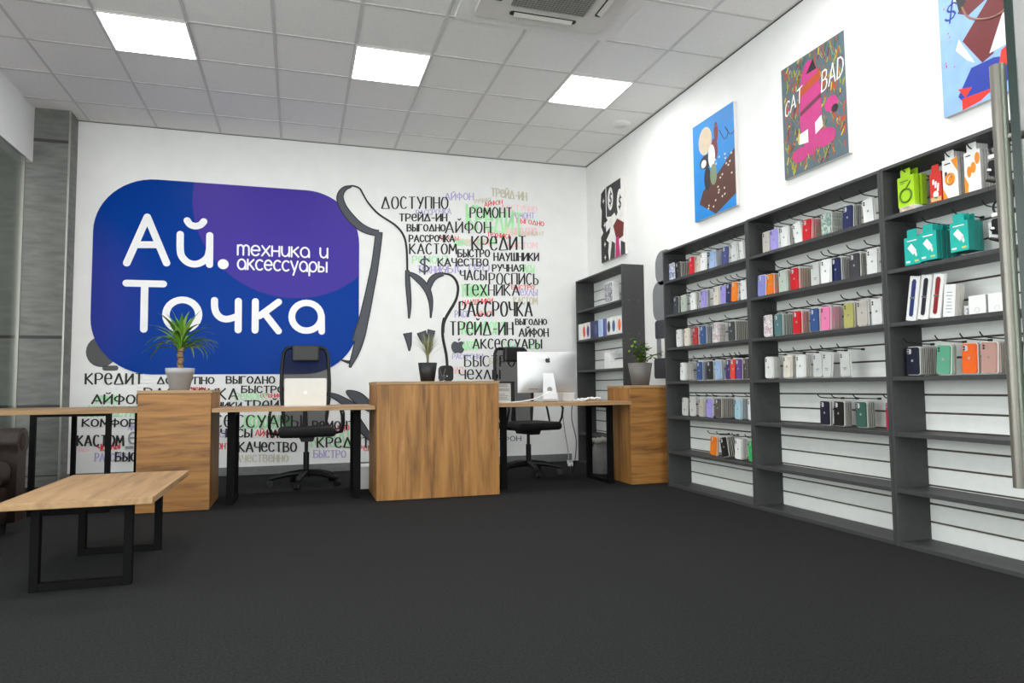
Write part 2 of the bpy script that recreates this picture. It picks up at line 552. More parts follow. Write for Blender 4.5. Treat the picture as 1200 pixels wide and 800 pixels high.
WORDS = [
    ('АЙФОН', 'lavender', 2.974, 3.006, 0.333, 0.024, 0.075),
    ('ТРЕЙД-ИН', 'beige', 3.524, 3.09, 0.431, -0.025, 0.092),
    ('РУЧНАЯ', 'beige', 3.327, 2.983, 0.184, 0.033, 0.05),
    ('АЙФОН', 'red', 3.439, 2.954, 0.214, 0.05, 0.05),
    ('ДОСТУПНО', 'pink', 3.639, 2.932, 0.443, 0.004, 0.064),
    ('РЕМОНТ', 'lavender', 3.768, 2.841, 0.278, 0.017, 0.066),
    ('ВЫГОДНО', 'red', 3.833, 2.797, 0.332, -0.026, 0.051),
    ('КРЕДИТ', 'green', 3.229, 2.701, 0.668, -0.062, 0.264),
    ('РЕМОНТ', 'beige', 3.871, 2.64, 0.298, 0.016, 0.046),
    ('ТЕХНИКА', 'red', 3.469, 2.612, 0.284, -0.015, 0.05),
    ('КАСТОМ', 'pink', 3.712, 2.485, 0.369, 0.018, 0.068),
    ('РАССРОЧКА', 'lavender', 2.645, 2.802, 0.398, 0.045, 0.061),
    ('КОМФОРТ', 'green', 3.078, 2.483, 0.2, 0.01, 0.069),
    ('ЧЕХЛЫ', 'red', 2.906, 2.537, 0.222, 0.012, 0.044),
    ('ТЕХНИКА', 'lavender', 2.663, 2.155, 0.352, -0.001, 0.078),
    ('РЕМОНТ', 'green', 2.603, 2.261, 0.412, 0.018, 0.078),
    ('БЫСТРО', 'lavender', 2.905, 2.16, 0.586, 0.043, 0.086),
    ('ЧАСЫ', 'green', 3.866, 2.207, 0.172, 0.007, 0.083),
    ('ВЫГОДНО', 'pink', 3.714, 2.641, 0.356, 0.02, 0.081),
    ('БЫСТРО', 'red', 3.759, 2.005, 0.276, 0.009, 0.045),
    ('ЧЕХЛЫ', 'lavender', 3.816, 1.932, 0.258, 0.008, 0.07),
    ('КАСТОМ', 'beige', 3.783, 1.829, 0.289, 0.007, 0.083),
    ('НАУШНИКИ', 'red', 3.174, 1.799, 0.352, 0.038, 0.056),
    ('АЙФОН', 'red', 3.322, 1.67, 0.22, 0.029, 0.049),
    ('РАСС', 'lavender', 3.086, 1.665, 0.161, 0.003, 0.073),
    ('ТЕХНИКА', 'green', 3.162, 1.903, 0.301, 0.009, 0.128),
    ('РЕМОНТ', 'pink', 3.153, 2.487, 0.354, 0.018, 0.074),
    ('КАСТОМ', 'green', 3.354, 2.509, 0.204, 0.01, 0.062),
    ('ДОСТУПНО', 'black', 2.261, 2.852, 0.745, 0.05, 0.136),
    ('ТРЕЙД-ИН', 'black', 2.456, 2.728, 0.537, 0.033, 0.078),
    ('ВЫГОДНО', 'black', 2.544, 2.619, 0.429, 0.025, 0.073),
    ('АЙФОН', 'black', 2.98, 2.62, 0.528, 0.03, 0.134),
    ('РАССРОЧКА', 'black', 2.568, 2.5, 0.511, 0.027, 0.073),
    ('КАСТОМ', 'black', 2.572, 2.361, 0.53, 0.025, 0.117),
    ('БЫСТРО', 'black', 3.122, 2.355, 0.37, 0.017, 0.082),
    ('НАУШНИКИ', 'black', 3.548, 2.332, 0.544, 0.024, 0.086),
    ('КАЧЕСТВО', 'black', 2.893, 2.24, 0.581, 0.024, 0.084),
    ('$', 'slate', 2.682, 2.149, 0.111, 0.004, 0.181),
    ('РУЧНАЯ', 'black', 3.529, 2.207, 0.376, 0.015, 0.075),
    ('ЧАСЫ', 'black', 3.15, 2.089, 0.301, 0.011, 0.116),
    ('РОСПИСЬ', 'black', 3.49, 2.049, 0.594, 0.02, 0.133),
    ('ТЕХНИКА', 'black', 3.192, 1.911, 0.658, 0.019, 0.131),
    ('РЕМОНТ', 'black', 3.268, 2.815, 0.501, 0.032, 0.121),
    ('КРЕДИТ', 'black', 3.29, 2.439, 0.645, 0.032, 0.163),
    ('РАССРОЧКА', 'black', 3.136, 1.674, 0.868, 0.018, 0.171),
    ('ТРЕЙД-ИН', 'black', 3.024, 1.459, 0.742, 0.009, 0.154),
    ('ВЫГОДНО', 'black', 3.801, 1.593, 0.382, 0.006, 0.063),
    ('АЙФОН', 'black', 3.844, 1.457, 0.356, 0.004, 0.088),
    ('КОМФОРТ', 'green', 3.164, 1.481, 0.525, 0.007, 0.127),
    ('АКСЕ', 'green', 3.163, 1.298, 0.194, 0.001, 0.093),
    ('РАССРОЧКА', 'lavender', 3.055, 1.193, 0.366, 0.001, 0.055),
    ('ЧАСЫ', 'pink', 3.055, 1.031, 0.149, -0.001, 0.073),
    ('БЫСТРО', 'beige', 3.486, 1.139, 0.243, 0.0, 0.064),
    ('ТЕХНИКА', 'lavender', 3.653, 1.244, 0.19, 0.039, 0.075),
    ('ЧАСЫ', 'green', 3.664, 1.306, 0.406, 0.003, 0.086),
    ('АКСЕССУАРЫ', 'black', 3.292, 1.308, 0.825, 0.005, 0.113),
    ('БЫСТРО', 'black', 3.194, 1.108, 0.591, -0.001, 0.123),
    ('ЧЕХЛЫ', 'black', 3.133, 0.964, 0.473, -0.003, 0.109),
    ('АКСЕССУАРЫ', 'green', -0.557, 0.629, 0.543, -0.012, 0.099),
    ('ЧЕХЛЫ', 'red', -0.445, 0.292, 0.185, 0.019, 0.063),
    ('РАССРОЧКА', 'lavender', -0.467, 0.196, 0.378, -0.016, 0.074),
    ('ЧАСЫ', 'pink', -0.621, 0.293, 0.097, -0.004, 0.04),
    ('АЙФОН', 'lavender', -0.189, 0.49, 0.144, -0.004, 0.053),
    ('РЕМОНТ', 'green', -0.47, 0.757, 0.183, -0.003, 0.071),
    ('ТЕХНИКА', 'red', 0.364, 0.865, 0.143, -0.002, 0.037),
    ('КРЕДИТ', 'black', -0.568, 0.937, 0.496, -0.004, 0.107),
    ('ДОСТУПНО', 'black', 0.062, 0.939, 0.516, -0.004, 0.064),
    ('АЙФОН', 'black', -0.506, 0.751, 0.455, -0.008, 0.084),
    ('РАССРОЧКА', 'black', -0.055, 0.781, 0.862, -0.013, 0.116),
    ('КОМФОРТ', 'black', -0.582, 0.534, 0.536, -0.014, 0.067),
    ('КАСТОМ', 'black', -0.622, 0.348, 0.395, -0.014, 0.102),
    ('БЫСТРО', 'black', -0.29, 0.192, 0.372, -0.015, 0.079),
    ('НАУШНИКИ', 'red', 1.009, 0.788, 0.242, -0.003, 0.039),
    ('РЕМОНТ', 'green', 0.783, 0.769, 0.318, -0.005, 0.068),
    ('АЙФОН', 'red', 0.984, 0.4, 0.213, -0.026, 0.058),
    ('КАЧЕСТВЕННО', 'beige', 0.748, 0.142, 0.557, -0.023, 0.069),
    ('БЫСТРО', 'lavender', 1.563, 0.152, 0.325, -0.013, 0.074),
    ('ВЫГОДНО', 'red', 1.608, 0.411, 0.314, 0.016, 0.057),
    ('РЕМОНТ', 'red', 2.027, 0.206, 0.294, -0.011, 0.055),
    ('РЕМОНТ', 'red', 0.493, 0.279, 0.246, -0.009, 0.057),
    ('ЧАСЫ', 'lavender', 0.535, 0.395, 0.198, -0.006, 0.071),
    ('АКСЕССУАРЫ', 'green', 0.866, 0.48, 0.459, -0.012, 0.121),
    ('КРЕДИТ', 'green', 1.538, 0.266, 0.533, -0.019, 0.174),
    ('ВЫГОДНО', 'black', 0.698, 0.938, 0.463, -0.004, 0.068),
    ('БЫСТРО', 'black', 0.845, 0.841, 0.406, -0.005, 0.066),
    ('НАУШНИКИ', 'black', 0.334, 0.687, 0.507, -0.01, 0.062),
    ('ТРЕЙД-ИН', 'black', 0.875, 0.66, 0.66, -0.013, 0.097),
    ('АКСЕССУАРЫ', 'black', 0.348, 0.499, 1.082, -0.029, 0.127),
    ('ЧАСЫ', 'black', 0.655, 0.396, 0.291, -0.009, 0.076),
    ('НАУШНИКИ', 'black', 1.099, 0.377, 0.439, -0.014, 0.073),
    ('КАЧЕСТВО', 'black', 0.824, 0.243, 0.561, -0.021, 0.092),
    ('КРЕДИТ', 'black', 1.598, 0.254, 0.536, -0.019, 0.109),
    ('РЕМОНТ', 'black', 1.549, 0.449, 0.423, -0.012, 0.082),
    ('АЙФОН', 'ink', 3.49, 0.265, 0.36, -0.012, 0.051),
]
HAND = [
    ('grey', [[1.932, 3.077, 0.0137], [1.868, 3.053, 0.0364], [1.823, 2.995, 0.0544], [1.815, 2.924, 0.0679], [1.851, 2.832, 0.0726], [1.927, 2.73, 0.0821], [2.018, 2.646, 0.078], [2.11, 2.599, 0.0693], [2.191, 2.58, 0.0604], [2.233, 2.578, 0.0606]]),
    ('grey', [[2.233, 2.592, 0.07], [2.22, 2.463, 0.0698], [2.199, 2.296, 0.0696], [2.174, 2.129, 0.074], [2.142, 1.963, 0.0783], [2.106, 1.798, 0.0826], [2.07, 1.633, 0.0868], [2.03, 1.493, 0.0956], [2.001, 1.377, 0.0998]]),
    ('grey', [[2.181, 2.17, 0.0762], [2.142, 1.965, 0.0799], [2.103, 1.76, 0.0875], [2.064, 1.577, 0.095], [2.031, 1.416, 0.0907], [1.992, 1.275, 0.0706], [1.954, 1.175, 0.0429], [1.927, 1.095, 0.0117]]),
    ('black', [[1.818, 1.187, 0.0096], [1.87, 1.167, 0.0232], [1.928, 1.155, 0.0389], [1.961, 1.175, 0.039]]),
    ('black', [[1.923, 3.083, 0.0183], [1.971, 3.082, 0.0183], [2.024, 3.06, 0.0184], [2.056, 3.005, 0.0184], [2.098, 2.932, 0.0185], [2.156, 2.859, 0.0209], [2.226, 2.792, 0.021], [2.308, 2.74, 0.0211], [2.402, 2.683, 0.0236], [2.468, 2.62, 0.0237], [2.511, 2.545, 0.0238], [2.532, 2.455, 0.0238], [2.541, 2.335, 0.0238], [2.544, 2.167, 0.0238]]),
    ('grey', [[2.544, 2.179, 0.0333], [2.551, 2.024, 0.0475], [2.563, 1.857, 0.0427], [2.567, 1.738, 0.0285], [2.562, 1.638, 0.0071]]),
    ('grey', [[2.548, 2.148, 0.019], [2.603, 2.127, 0.043], [2.663, 2.086, 0.0624], [2.723, 2.03, 0.0675], [2.771, 1.959, 0.0628], [2.802, 1.864, 0.0484], [2.811, 1.768, 0.029], [2.806, 1.648, 0.0072]]),
    ('grey', [[2.783, 1.969, 0.0338], [2.797, 2.037, 0.0582], [2.831, 2.094, 0.0583], [2.885, 2.132, 0.0488], [2.954, 2.15, 0.0294]]),
    ('black', [[2.941, 2.154, 0.0196], [3.003, 2.151, 0.0246], [3.057, 2.127, 0.0272], [3.101, 2.072, 0.0297], [3.12, 1.995, 0.0298], [3.107, 1.897, 0.0297], [3.07, 1.811, 0.0321], [3.02, 1.729, 0.0344], [2.976, 1.651, 0.0342], [2.951, 1.578, 0.0342], [2.944, 1.482, 0.0341]]),
    ('black', [[2.96, 1.656, 0.0296], [2.941, 1.572, 0.0296], [2.94, 1.467, 0.0317], [2.951, 1.384, 0.0317], [2.969, 1.301, 0.0317], [2.984, 1.218, 0.0317], [2.992, 1.114, 0.0317]]),
    ('grey', [[2.546, 1.479, 0.0903], [2.556, 1.422, 0.0656], [2.566, 1.35, 0.041], [2.566, 1.278, 0.0061]]),
    ('grey', [[2.7, 1.493, 0.0956], [2.725, 1.423, 0.079], [2.752, 1.352, 0.0374], [2.762, 1.3, 0.0062]]),
    ('grey', [[2.815, 1.516, 0.0754], [2.8, 1.445, 0.0627], [2.783, 1.383, 0.0333], [2.772, 1.331, 0.0062]]),
    ('grey', [[1.889, 0.848, 0.0077], [1.92, 0.828, 0.0543], [1.979, 0.793, 0.1016], [2.037, 0.753, 0.1178], [2.106, 0.692, 0.0985], [2.165, 0.635, 0.0593]]),
    ('grey', [[1.633, 0.812, 0.0189], [1.709, 0.811, 0.0305], [1.786, 0.784, 0.0537], [1.863, 0.739, 0.0695], [1.94, 0.695, 0.0699], [2.038, 0.638, 0.0587]]),
    ('grey', [[2.026, 0.554, 0.0198], [2.041, 0.486, 0.0645], [2.076, 0.422, 0.0746], [2.121, 0.366, 0.0599], [2.196, 0.293, 0.0501]]),
]
MURAL_APPLE = [3.115, 1.256, 0.173]
BLOB = [[-0.459, 1.254], [-0.577, 1.295], [-0.486, 1.154], [-0.374, 1.104]]
STAMP = [[-0.21, 0.304], [-0.137, 0.419]]
SIGN_STROKES = [
    [(-0.24, 2.136), (-0.067, 2.611), (0.118, 2.151)],
    [(-0.162, 2.324), (0.04, 2.334)],
    [(0.238, 2.452), (0.241, 2.294), (0.258, 2.225), (0.308, 2.17), (0.374, 2.151), (0.44, 2.172), (0.497, 2.229), (0.514, 2.308)],
    [(0.514, 2.456), (0.517, 2.153)],
    [(0.3, 2.597), (0.327, 2.559), (0.375, 2.544), (0.425, 2.56), (0.455, 2.597)],
    [(-0.239, 1.935), (0.093, 1.938)],
    [(-0.075, 1.934), (-0.073, 1.479)],
    [(0.425, 1.634), (0.422, 1.6), (0.411, 1.568), (0.394, 1.538), (0.37, 1.514), (0.341, 1.495), (0.31, 1.484), (0.276, 1.479), (0.242, 1.483), (0.21, 1.493), (0.181, 1.511), (0.157, 1.534), (0.139, 1.563), (0.127, 1.594), (0.123, 1.628), (0.126, 1.661), (0.136, 1.693), (0.153, 1.723), (0.177, 1.747), (0.205, 1.766), (0.237, 1.778), (0.27, 1.783), (0.304, 1.78), (0.336, 1.769), (0.366, 1.752), (0.39, 1.728), (0.409, 1.7), (0.421, 1.668), (0.425, 1.634)],
    [(0.571, 1.786), (0.573, 1.717), (0.59, 1.656), (0.629, 1.611), (0.682, 1.595), (0.736, 1.605), (0.8, 1.631)],
    [(0.799, 1.784), (0.801, 1.485)],
    [(0.964, 1.785), (0.965, 1.484)],
    [(1.193, 1.786), (1.007, 1.635)],
    [(1.054, 1.666), (1.195, 1.479)],
    [(1.626, 1.639), (1.623, 1.606), (1.612, 1.574), (1.594, 1.545), (1.57, 1.521), (1.542, 1.503), (1.51, 1.492), (1.477, 1.488), (1.443, 1.491), (1.412, 1.501), (1.383, 1.519), (1.36, 1.542), (1.342, 1.569), (1.33, 1.6), (1.326, 1.633), (1.33, 1.666), (1.34, 1.697), (1.358, 1.726), (1.381, 1.75), (1.409, 1.768), (1.441, 1.78), (1.474, 1.785), (1.507, 1.782), (1.539, 1.772), (1.568, 1.755), (1.592, 1.732), (1.611, 1.704), (1.622, 1.672), (1.626, 1.639)],
    [(1.629, 1.648), (1.632, 1.481)],
]
SIGN_DOT = [0.647, 2.163]
SIGN_SMALL = [['техника и', 0.785, 2.268, 1.685, 2.276], ['аксессуары', 0.787, 2.119, 1.682, 2.123]]
RWALL = [[0.031, 2.163], [-0.134, 1.852], [0.114, 1.872], [-0.116, 1.487], [0.081, 1.497], [-0.092, 1.318], [0.055, 1.328], [-0.034, 1.125], [0.115, 1.132], [-0.089, 0.937]]

# ================================================================== the setting
M_wall = mat('wall_paint', (236, 236, 235), .75, noise=.02, nscale=6)
M_tile = mat('ceiling_tile', (238, 237, 235), .85, noise=.03, nscale=60)
M_grid = mat('ceiling_grid', (206, 204, 202), .6)
M_dark_edge = mat('shadow_gap', (60, 58, 56), .8)
M_carpet = mat('carpet', (41, 41, 42), .95, spec=.1, noise=.34, nscale=110, bump=.6, bscale=420)
M_stone = mat('stone_tile', (106, 108, 104), .55, noise=.24, nscale=14, bump=.15, bscale=60)
_nt = M_stone.node_tree
for _n in _nt.nodes:
    if _n.type == 'TEX_NOISE' and _n.inputs['Scale'].default_value < 20:
        _mp = _nt.nodes.new('ShaderNodeMapping')
        _mp.inputs['Scale'].default_value = (.35, .35, 1.6)
        _mp.inputs['Rotation'].default_value = (0, .16, 0)
        _nt.links.new(_nt.nodes['Texture Coordinate'].outputs['Object'], _mp.inputs['Vector'])
        _nt.links.new(_mp.outputs[0], _n.inputs['Vector'])
M_grout = mat('tile_joint', (62, 62, 62), .8)
M_skirt = mat('skirting_tile', (112, 113, 114), .6, noise=.12, nscale=25)
M_steel = mat('brushed_steel', (168, 166, 160), .35, metal=.8)
M_pane = glass('partition_glass', (.955, .98, .96), .7)
M_shop = glass('shop_window_glass', (.95, .97, .96), .6)

struct(MB().box(-4.2, R + .2, FRONT - .2, D + .2, -.2, 0).build('floor', M_carpet))
ceil = struct(MB().box(-1.1, R + .2, FRONT - .2, D + .2, H, H + .15).build('ceiling', M_tile))
struct(MB().box(-4.2, -1.1, FRONT - .2, D + .2, H, H + .15).build('ceiling', M_tile))
g = MB()
for k in range(-2, 9):
    x = k * .6
    if -1.0 < x < R:
        g.box(x - .012, x + .012, FRONT, D, H - .004, H)
for k in range(-14, 3):
    y = k * .6
    g.box(-1.0, R, y - .012, y + .012, H - .0045, H)
g.box(-.70, R, D - .02, D, H - .006, H)
g.box(R - .02, R, FRONT, D, H - .006, H)
g.build('ceiling_grid', M_grid, ceil)

wall_back = struct(MB().box(-.70, R + .2, D, D + .2, 0, H).build('wall_back', M_wall))
wall_right = struct(MB().box(R, R + .2, FRONT, D, 0, H).build('wall_right', M_wall))
MB().box(R - .004, R, FRONT, D, H - .014, H - .006).box(-.7, R, D - .003, D, H - .012, H - .006).build('shadow_line', M_dark_edge, wall_right)
# tiled pier and tiled wall behind the glass
pier = struct(MB().box(-4.0, -.70, 1.458, D + .2, 0, H).build('wall_left_tiled', M_stone))
j = MB()
for z in (.10, .734, 1.375, 3.236):
    h = .012 if z not in (1.375, .734, 3.236) else .03
    j.box(-4.0, -.699, 1.4565, 1.459, z - h / 2, z + h / 2)
j.build('tile_joint', M_grout, pier)
MB().box(-.712, -.698, 1.452, 1.466, 0, H).build('corner_profile', M_steel, pier)
struct(MB().box(-4.2, -4.0, -.6, D, 0, H).box(-4.2, -4.0, FRONT, -.6, 0, .25).box(-4.2, -4.0, FRONT, -.6, 3.2, H).box(-4.2, -4.0, FRONT, -8.0, .25, 3.2).build('wall_left', M_stone))
w3 = struct(MB().box(-4.11, -4.10, -8.0, -.6, .25, 3.2).build('window_3', M_shop))
fr = MB()
for y in (-8.0, -6.2, -4.35, -2.5, -.65):
    fr.box(-4.14, -4.06, y, y + .05, .25, 3.2)
fr.build('window_frame', mat('frame_grey', (90, 90, 92), .5), w3)
for nm_, lx, sy_, loc_, rot_ in (('hall_daylight', 7.4, 2.95, (-4.25, -4.3, 1.72), (math.radians(90), 0, math.radians(-90))),):
    pl = bpy.data.lights.new(nm_, 'AREA')
    pl.shape = 'RECTANGLE'
    pl.size, pl.size_y = lx, sy_
    pl.cycles.is_portal = True
    po = bpy.data.objects.new(nm_, pl)
    po.location, po.rotation_euler = loc_, rot_
    C.objects.link(po)
struct(MB().box(-1.12, -1.0, FRONT, 1.458, 3.012, H).build('wall_bulkhead', M_wall))
w2 = struct(MB().box(-1.012, -1.0, -4.5, 1.26, .02, 3.012).build('window_2', M_pane))
MB().box(-1.016, -.996, 1.255, 1.275, .02, 3.012).box(-1.02, -.992, -4.5, 1.275, 0, .03).build('glass_channel', M_steel, w2)
bb = MB()
bb.box(-.70, R - .25, D - .012, D, 0, .085)
struct(bb.build('baseboard_back', M_skirt, bevel=.002))
struct(MB().box(R - .012, R, -8.4, -4.3, 0, .085).build('baseboard_right', M_skirt))
# shop front behind the camera: a wide daylight window
f = MB()
f.box(-4.2, R + .2, FRONT - .2, FRONT, 0, .25).box(-4.2, R + .2, FRONT - .2, FRONT, 3.2, H)
f.box(-4.2, -2.6, FRONT - .2, FRONT, .25, 3.2).box(R - .3, R + .2, FRONT - .2, FRONT, .25, 3.2)
struct(f.build('wall_front', M_wall))
w1 = struct(MB().box(-2.6, R - .3, FRONT - .11, FRONT - .10, .25, 3.2).build('window_1', M_shop))
fr = MB()
for x in (-2.6, -.9, .8, 2.5, R - .34):
    fr.box(x, x + .05, FRONT - .14, FRONT - .06, .25, 3.2)
fr.build('window_frame', mat('frame_grey', (90, 90, 92), .5), w1)
pl = bpy.data.lights.new('window_daylight', 'AREA')
pl.shape = 'RECTANGLE'
pl.size, pl.size_y = R + 2.3, 2.95
pl.cycles.is_portal = True
po = bpy.data.objects.new('window_daylight', pl)
po.location = ((R - 2.9) / 2, FRONT - .25, 1.72)
po.rotation_euler = (math.radians(90), 0, 0)
C.objects.link(po)

# ------------------------------------------------------------------ ceiling lights, air conditioner, alarm
M_lamp = mat('lit_panel', (255, 255, 255), .5, emit=(1.0, .985, .97, PANEL_STRENGTH))
M_white = mat('white_plastic', (232, 232, 230), .4)
LB = {(0, 0): 'lit square ceiling panel above the left end of the blue sign',
      (1, 0): 'lit square ceiling panel between the two others, left of the air conditioner',
      (2, 0): 'lit square ceiling panel nearest the white wall of canvases'}
protoL = None
for j2, y0 in enumerate((-.6, -3.0, -5.4, -7.8)):
    for i2, x0 in enumerate((0, 1.8, 3.6)):
        lab = LB.get((i2, j2), 'lit square ceiling panel over the front of the shop')
        if protoL is None:
            protoL = thing('ceiling_light', lab, 'ceiling light', (x0 + .3, y0 + .3, H), 0, 'square ceiling light panels')
            MB().box(-.285, .285, -.285, .285, -.010, -.006).build('diffuser', M_lamp, protoL)
            q = MB()
            for a in (-1, 1):
                q.box(a * .2915 - .0075, a * .2915 + .0075, -.299, .299, -.012, 0)
                q.box(-.284, .284, a * .2915 - .0075, a * .2915 + .0075, -.012, 0)
            q.build('panel_frame', M_white, protoL)
        else:
            o = dup(protoL)
            o.location = (x0 + .3, y0 + .3, H)
            o['label'] = lab

for y0 in (-.3, -3.0):  # unseen hall lamps, added to brighten the tiled wall behind the glass
    o = dup(protoL)
    o.location = (-2.2, y0, H)
    o['label'] = 'added unseen ceiling panel that brightens the hall behind the glass partition'
M_ac = mat('ac_plastic', (214, 212, 206), .5)
M_black = mat('black_plastic', (13, 13, 14), .5, spec=.35)
M_grille = mat('ac_grille', (92, 92, 90), .7)
ac = thing('air_conditioner', 'white ceiling cassette air conditioner with dark mesh grille and side vents', 'air conditioner', (3.05, -1.80, H))
p = MB()
p.prism(rrect(1.20, 1.20, .02, 3), 2, -.012, 0)
p.build('ceiling_surround', M_tile, ac)
MB().prism(rrect(.97, .97, .05), 2, -.035, -.012).build('fascia', M_ac, ac, bevel=.004)
MB().box(-.27, .27, -.27, .27, -.041, -.035).build('intake_grille', M_grille, ac)
q = MB()
for k in range(23):
    a = -.264 + k * .024
    q.box(a - .0035, a + .0035, -.27, .27, -.045, -.041)
    q.box(-.27, .27, a - .0035, a + .0035, -.0452, -.041)
q.build('grille_bars', mat('grille_bar', (140, 140, 136), .6), ac)
for a in range(4):
    r = Matrix.Rotation(a * math.pi / 2, 4, 'Z')
    q = MB()
    q.prism(rrect(.50, .055, .02, 4, 0, .37), 2, -.037, -.0345)
    v = MB()
    v.v = [tuple(r @ Vector(t)) for t in q.v]; v.f, v.mi, v.sm = q.f, q.mi, q.sm
    s = v.build('air_outlet', M_black, ac)
    q = MB()
    q.add([(-.22, .352, -.038), (.22, .352, -.038), (.22, .385, -.050), (-.22, .385, -.050)], [(0, 1, 2, 3)])
    q.add([(-.22, .352, -.041), (.22, .352, -.041), (.22, .385, -.053), (-.22, .385, -.053)], [(3, 2, 1, 0)])
    v = MB()
    v.v = [tuple(r @ Vector(t)) for t in q.v]; v.f, v.mi, v.sm = q.f, q.mi, q.sm
    v.build('louvre', M_ac, s)
sd = thing('smoke_detector', 'round white fitting on the ceiling near the white wall', 'smoke detector', (4.52, .33, H))
MB().lathe([(0, -.012), (.06, -.014), (.098, -.010), (.105, 0)]).build('base_ring', M_white, sd)
MB().lathe([(0, -.030), (.045, -.028), (.068, -.020), (.072, -.010)]).build('cover', mat('detector_cover', (215, 215, 212), .5), sd)

# ================================================================== painted back wall
INK = {'black': mat('black_paint', (24, 24, 26), .6, noise=.3, nscale=9), 'slate': mat('slate_paint', (70, 74, 82), .6),
       'green': mat('pale_green_paint', (176, 232, 178), .7, noise=.12, nscale=7), 'lavender': mat('lavender_paint', (184, 172, 216), .7, noise=.12, nscale=7),
       'red': mat('red_paint', (226, 62, 66), .6, noise=.15, nscale=9), 'beige': mat('beige_paint', (206, 200, 180), .7, noise=.1, nscale=7),
       'pink': mat('pale_pink_paint', (246, 204, 204), .7, noise=.1, nscale=7), 'ink': mat('ink_paint', (40, 38, 84), .6)}
for k, (txt, col, x, z, w, dz, h) in enumerate(WORDS):
    thin = .105 if col == 'black' else .11
    thick = .20 if col == 'black' else .19
    mb = MB()
    rnd = random.Random(k)
    yy = D - .0006 - .00045 * (k % 10 if col not in ('black', 'slate') else 10 + k % 4)
    sl = dz / w
    def place(u, v, l=0.0, x=x, z=z, sl=sl, yy=yy):
        return (x + u, yy - l, z + v + sl * u)
    L = layout(txt, CAPS, w, h, .22)
    hh = h
    tk, tn = (thick * hh, thin * hh)
    if col != 'black' and h > .15:
        tk, tn = .12 * hh, .08 * hh
    if col == 'black':                      # small words are brushed bolder
        f = min(1, max(0, (h - .06) / .07))
        tk, tn = (.25 - .11 * f) * hh, (.15 - .095 * f) * hh
    for si, s in enumerate(L):
        s = [(a + rnd.uniform(-.012, .012) * h, b + rnd.uniform(-.02, .02) * h) for a, b in s]
        ribbon(mb, s, lambda dx, dz2: tn + (tk - tn) * abs(dz2) ** 1.5, place, 0, col != 'black' or h < .1, (si % 4) * 1e-4)
    mb.build('painted_word', INK[col], wall_back)
hand = MB()
for hi, (kind, pts) in enumerate(HAND):
    hp1 = lambda u, v: (u, D - .0070 - .0001 * hi, v)
    hp2 = lambda u, v: (u, D - .0088 - .0001 * hi, v)
    pts = smooth_pts(pts, 4)
    pts = [(a, b, max(c, .002)) for a, b, c in pts]
    band(hand, pts, hp1, 0, .007 if kind == 'grey' else 0)
    if kind == 'grey':
        band(hand, pts, hp2, 1, -.004)
hand.build('painted_hand', [INK['black'], INK['slate']], wall_back)
la = MB()
apple(la, lambda u, v: (MURAL_APPLE[0] + u, D - .0072, MURAL_APPLE[1] + v), MURAL_APPLE[2])
la.build('painted_logo', INK['slate'], wall_back)
sh = MB()
b0 = BLOB[0]
sh.flat(circ(b0[0] + .02, b0[1] + .0, .135, .15, 24)[:-1], 1, D - .0022)
sh.flat(rrect(.14, .05, .024, 5, b0[0] + .10, b0[1] - .16), 1, D - .0022)
sh.build('painted_blob', mat('blob_paint', (84, 84, 86), .7), wall_back)
st = MB()
s0, s1 = STAMP
st.flat([(s0[0], s0[1]), (s1[0], s0[1]), (s1[0], s0[1] + .03), (s0[0], s0[1] + .03)], 1, D - .0072)
for s in layout('Е', CAPS, .07, .11):
    ribbon(st, s, lambda a, b: .018, lambda u, v, l: (s0[0] + .03 + u, D - .0072 - l, s0[1] + .05 + v))
st.build('painted_mark', mat('grey_mark', (150, 152, 150), .7), wall_back)
rb = MB()
for (y0, z0), (y1, z1), rr in (((RWALL[0][0] + .02, RWALL[1][1] - .02), (RWALL[1][0] - .14, RWALL[0][1]), .13), ((RWALL[2][0], RWALL[3][1]), (RWALL[3][0] - .14, RWALL[2][1]), .12)):
    rb.flat(rrect(y0 - y1, z1 - z0, rr, 6, (y0 + y1) / 2, (z0 + z1) / 2), 0, R - .001, 0)
for (y0, z0), (y1, z1), mi in (((RWALL[4][0], RWALL[5][1]), (RWALL[5][0] - .1, RWALL[4][1]), 1), ((RWALL[6][0], RWALL[7][1]), (RWALL[7][0], RWALL[6][1]), 0), ((RWALL[8][0], RWALL[9][1]), (RWALL[9][0] - .1, RWALL[8][1]), 1)):
    rb.flat(rrect(y0 - y1, z1 - z0, .03, 4, (y0 + y1) / 2, (z0 + z1) / 2), 0, R - .0015, mi)
rb.build('painted_shape', [mat('pillar_paint', (128, 130, 134), .7), mat('pillar_dark_paint', (66, 66, 72), .7)], wall_right)

# ------------------------------------------------------------------ the blue sign
sm = bpy.data.materials.new('sign_print')
sm.use_nodes = True
nt = sm.node_tree
b = nt.nodes['Principled BSDF']
b.inputs['Roughness'].default_value = .30
b.inputs['Specular IOR Level'].default_value = .06
tc = nt.nodes.new('ShaderNodeTexCoord')
def disc_mask(cx, cz, r, soft):
    d = nt.nodes.new('ShaderNodeVectorMath'); d.operation = 'DISTANCE'
    mp = nt.nodes.new('ShaderNodeMapping'); mp.inputs['Scale'].default_value = (1, 0, 1)
    nt.links.new(tc.outputs['Object'], mp.inputs['Vector'])
    nt.links.new(mp.outputs[0], d.inputs[0])
    d.inputs[1].default_value = (cx, 0, cz)
    m = nt.nodes.new('ShaderNodeMapRange')
    m.inputs['From Min'].default_value = r + soft; m.inputs['From Max'].default_value = r - soft
    nt.links.new(d.outputs['Value'], m.inputs['Value'])
    return m.outputs[0]
SX, SZ = .738, 2.015
mx1 = nt.nodes.new('ShaderNodeMix'); mx1.data_type = 'RGBA'
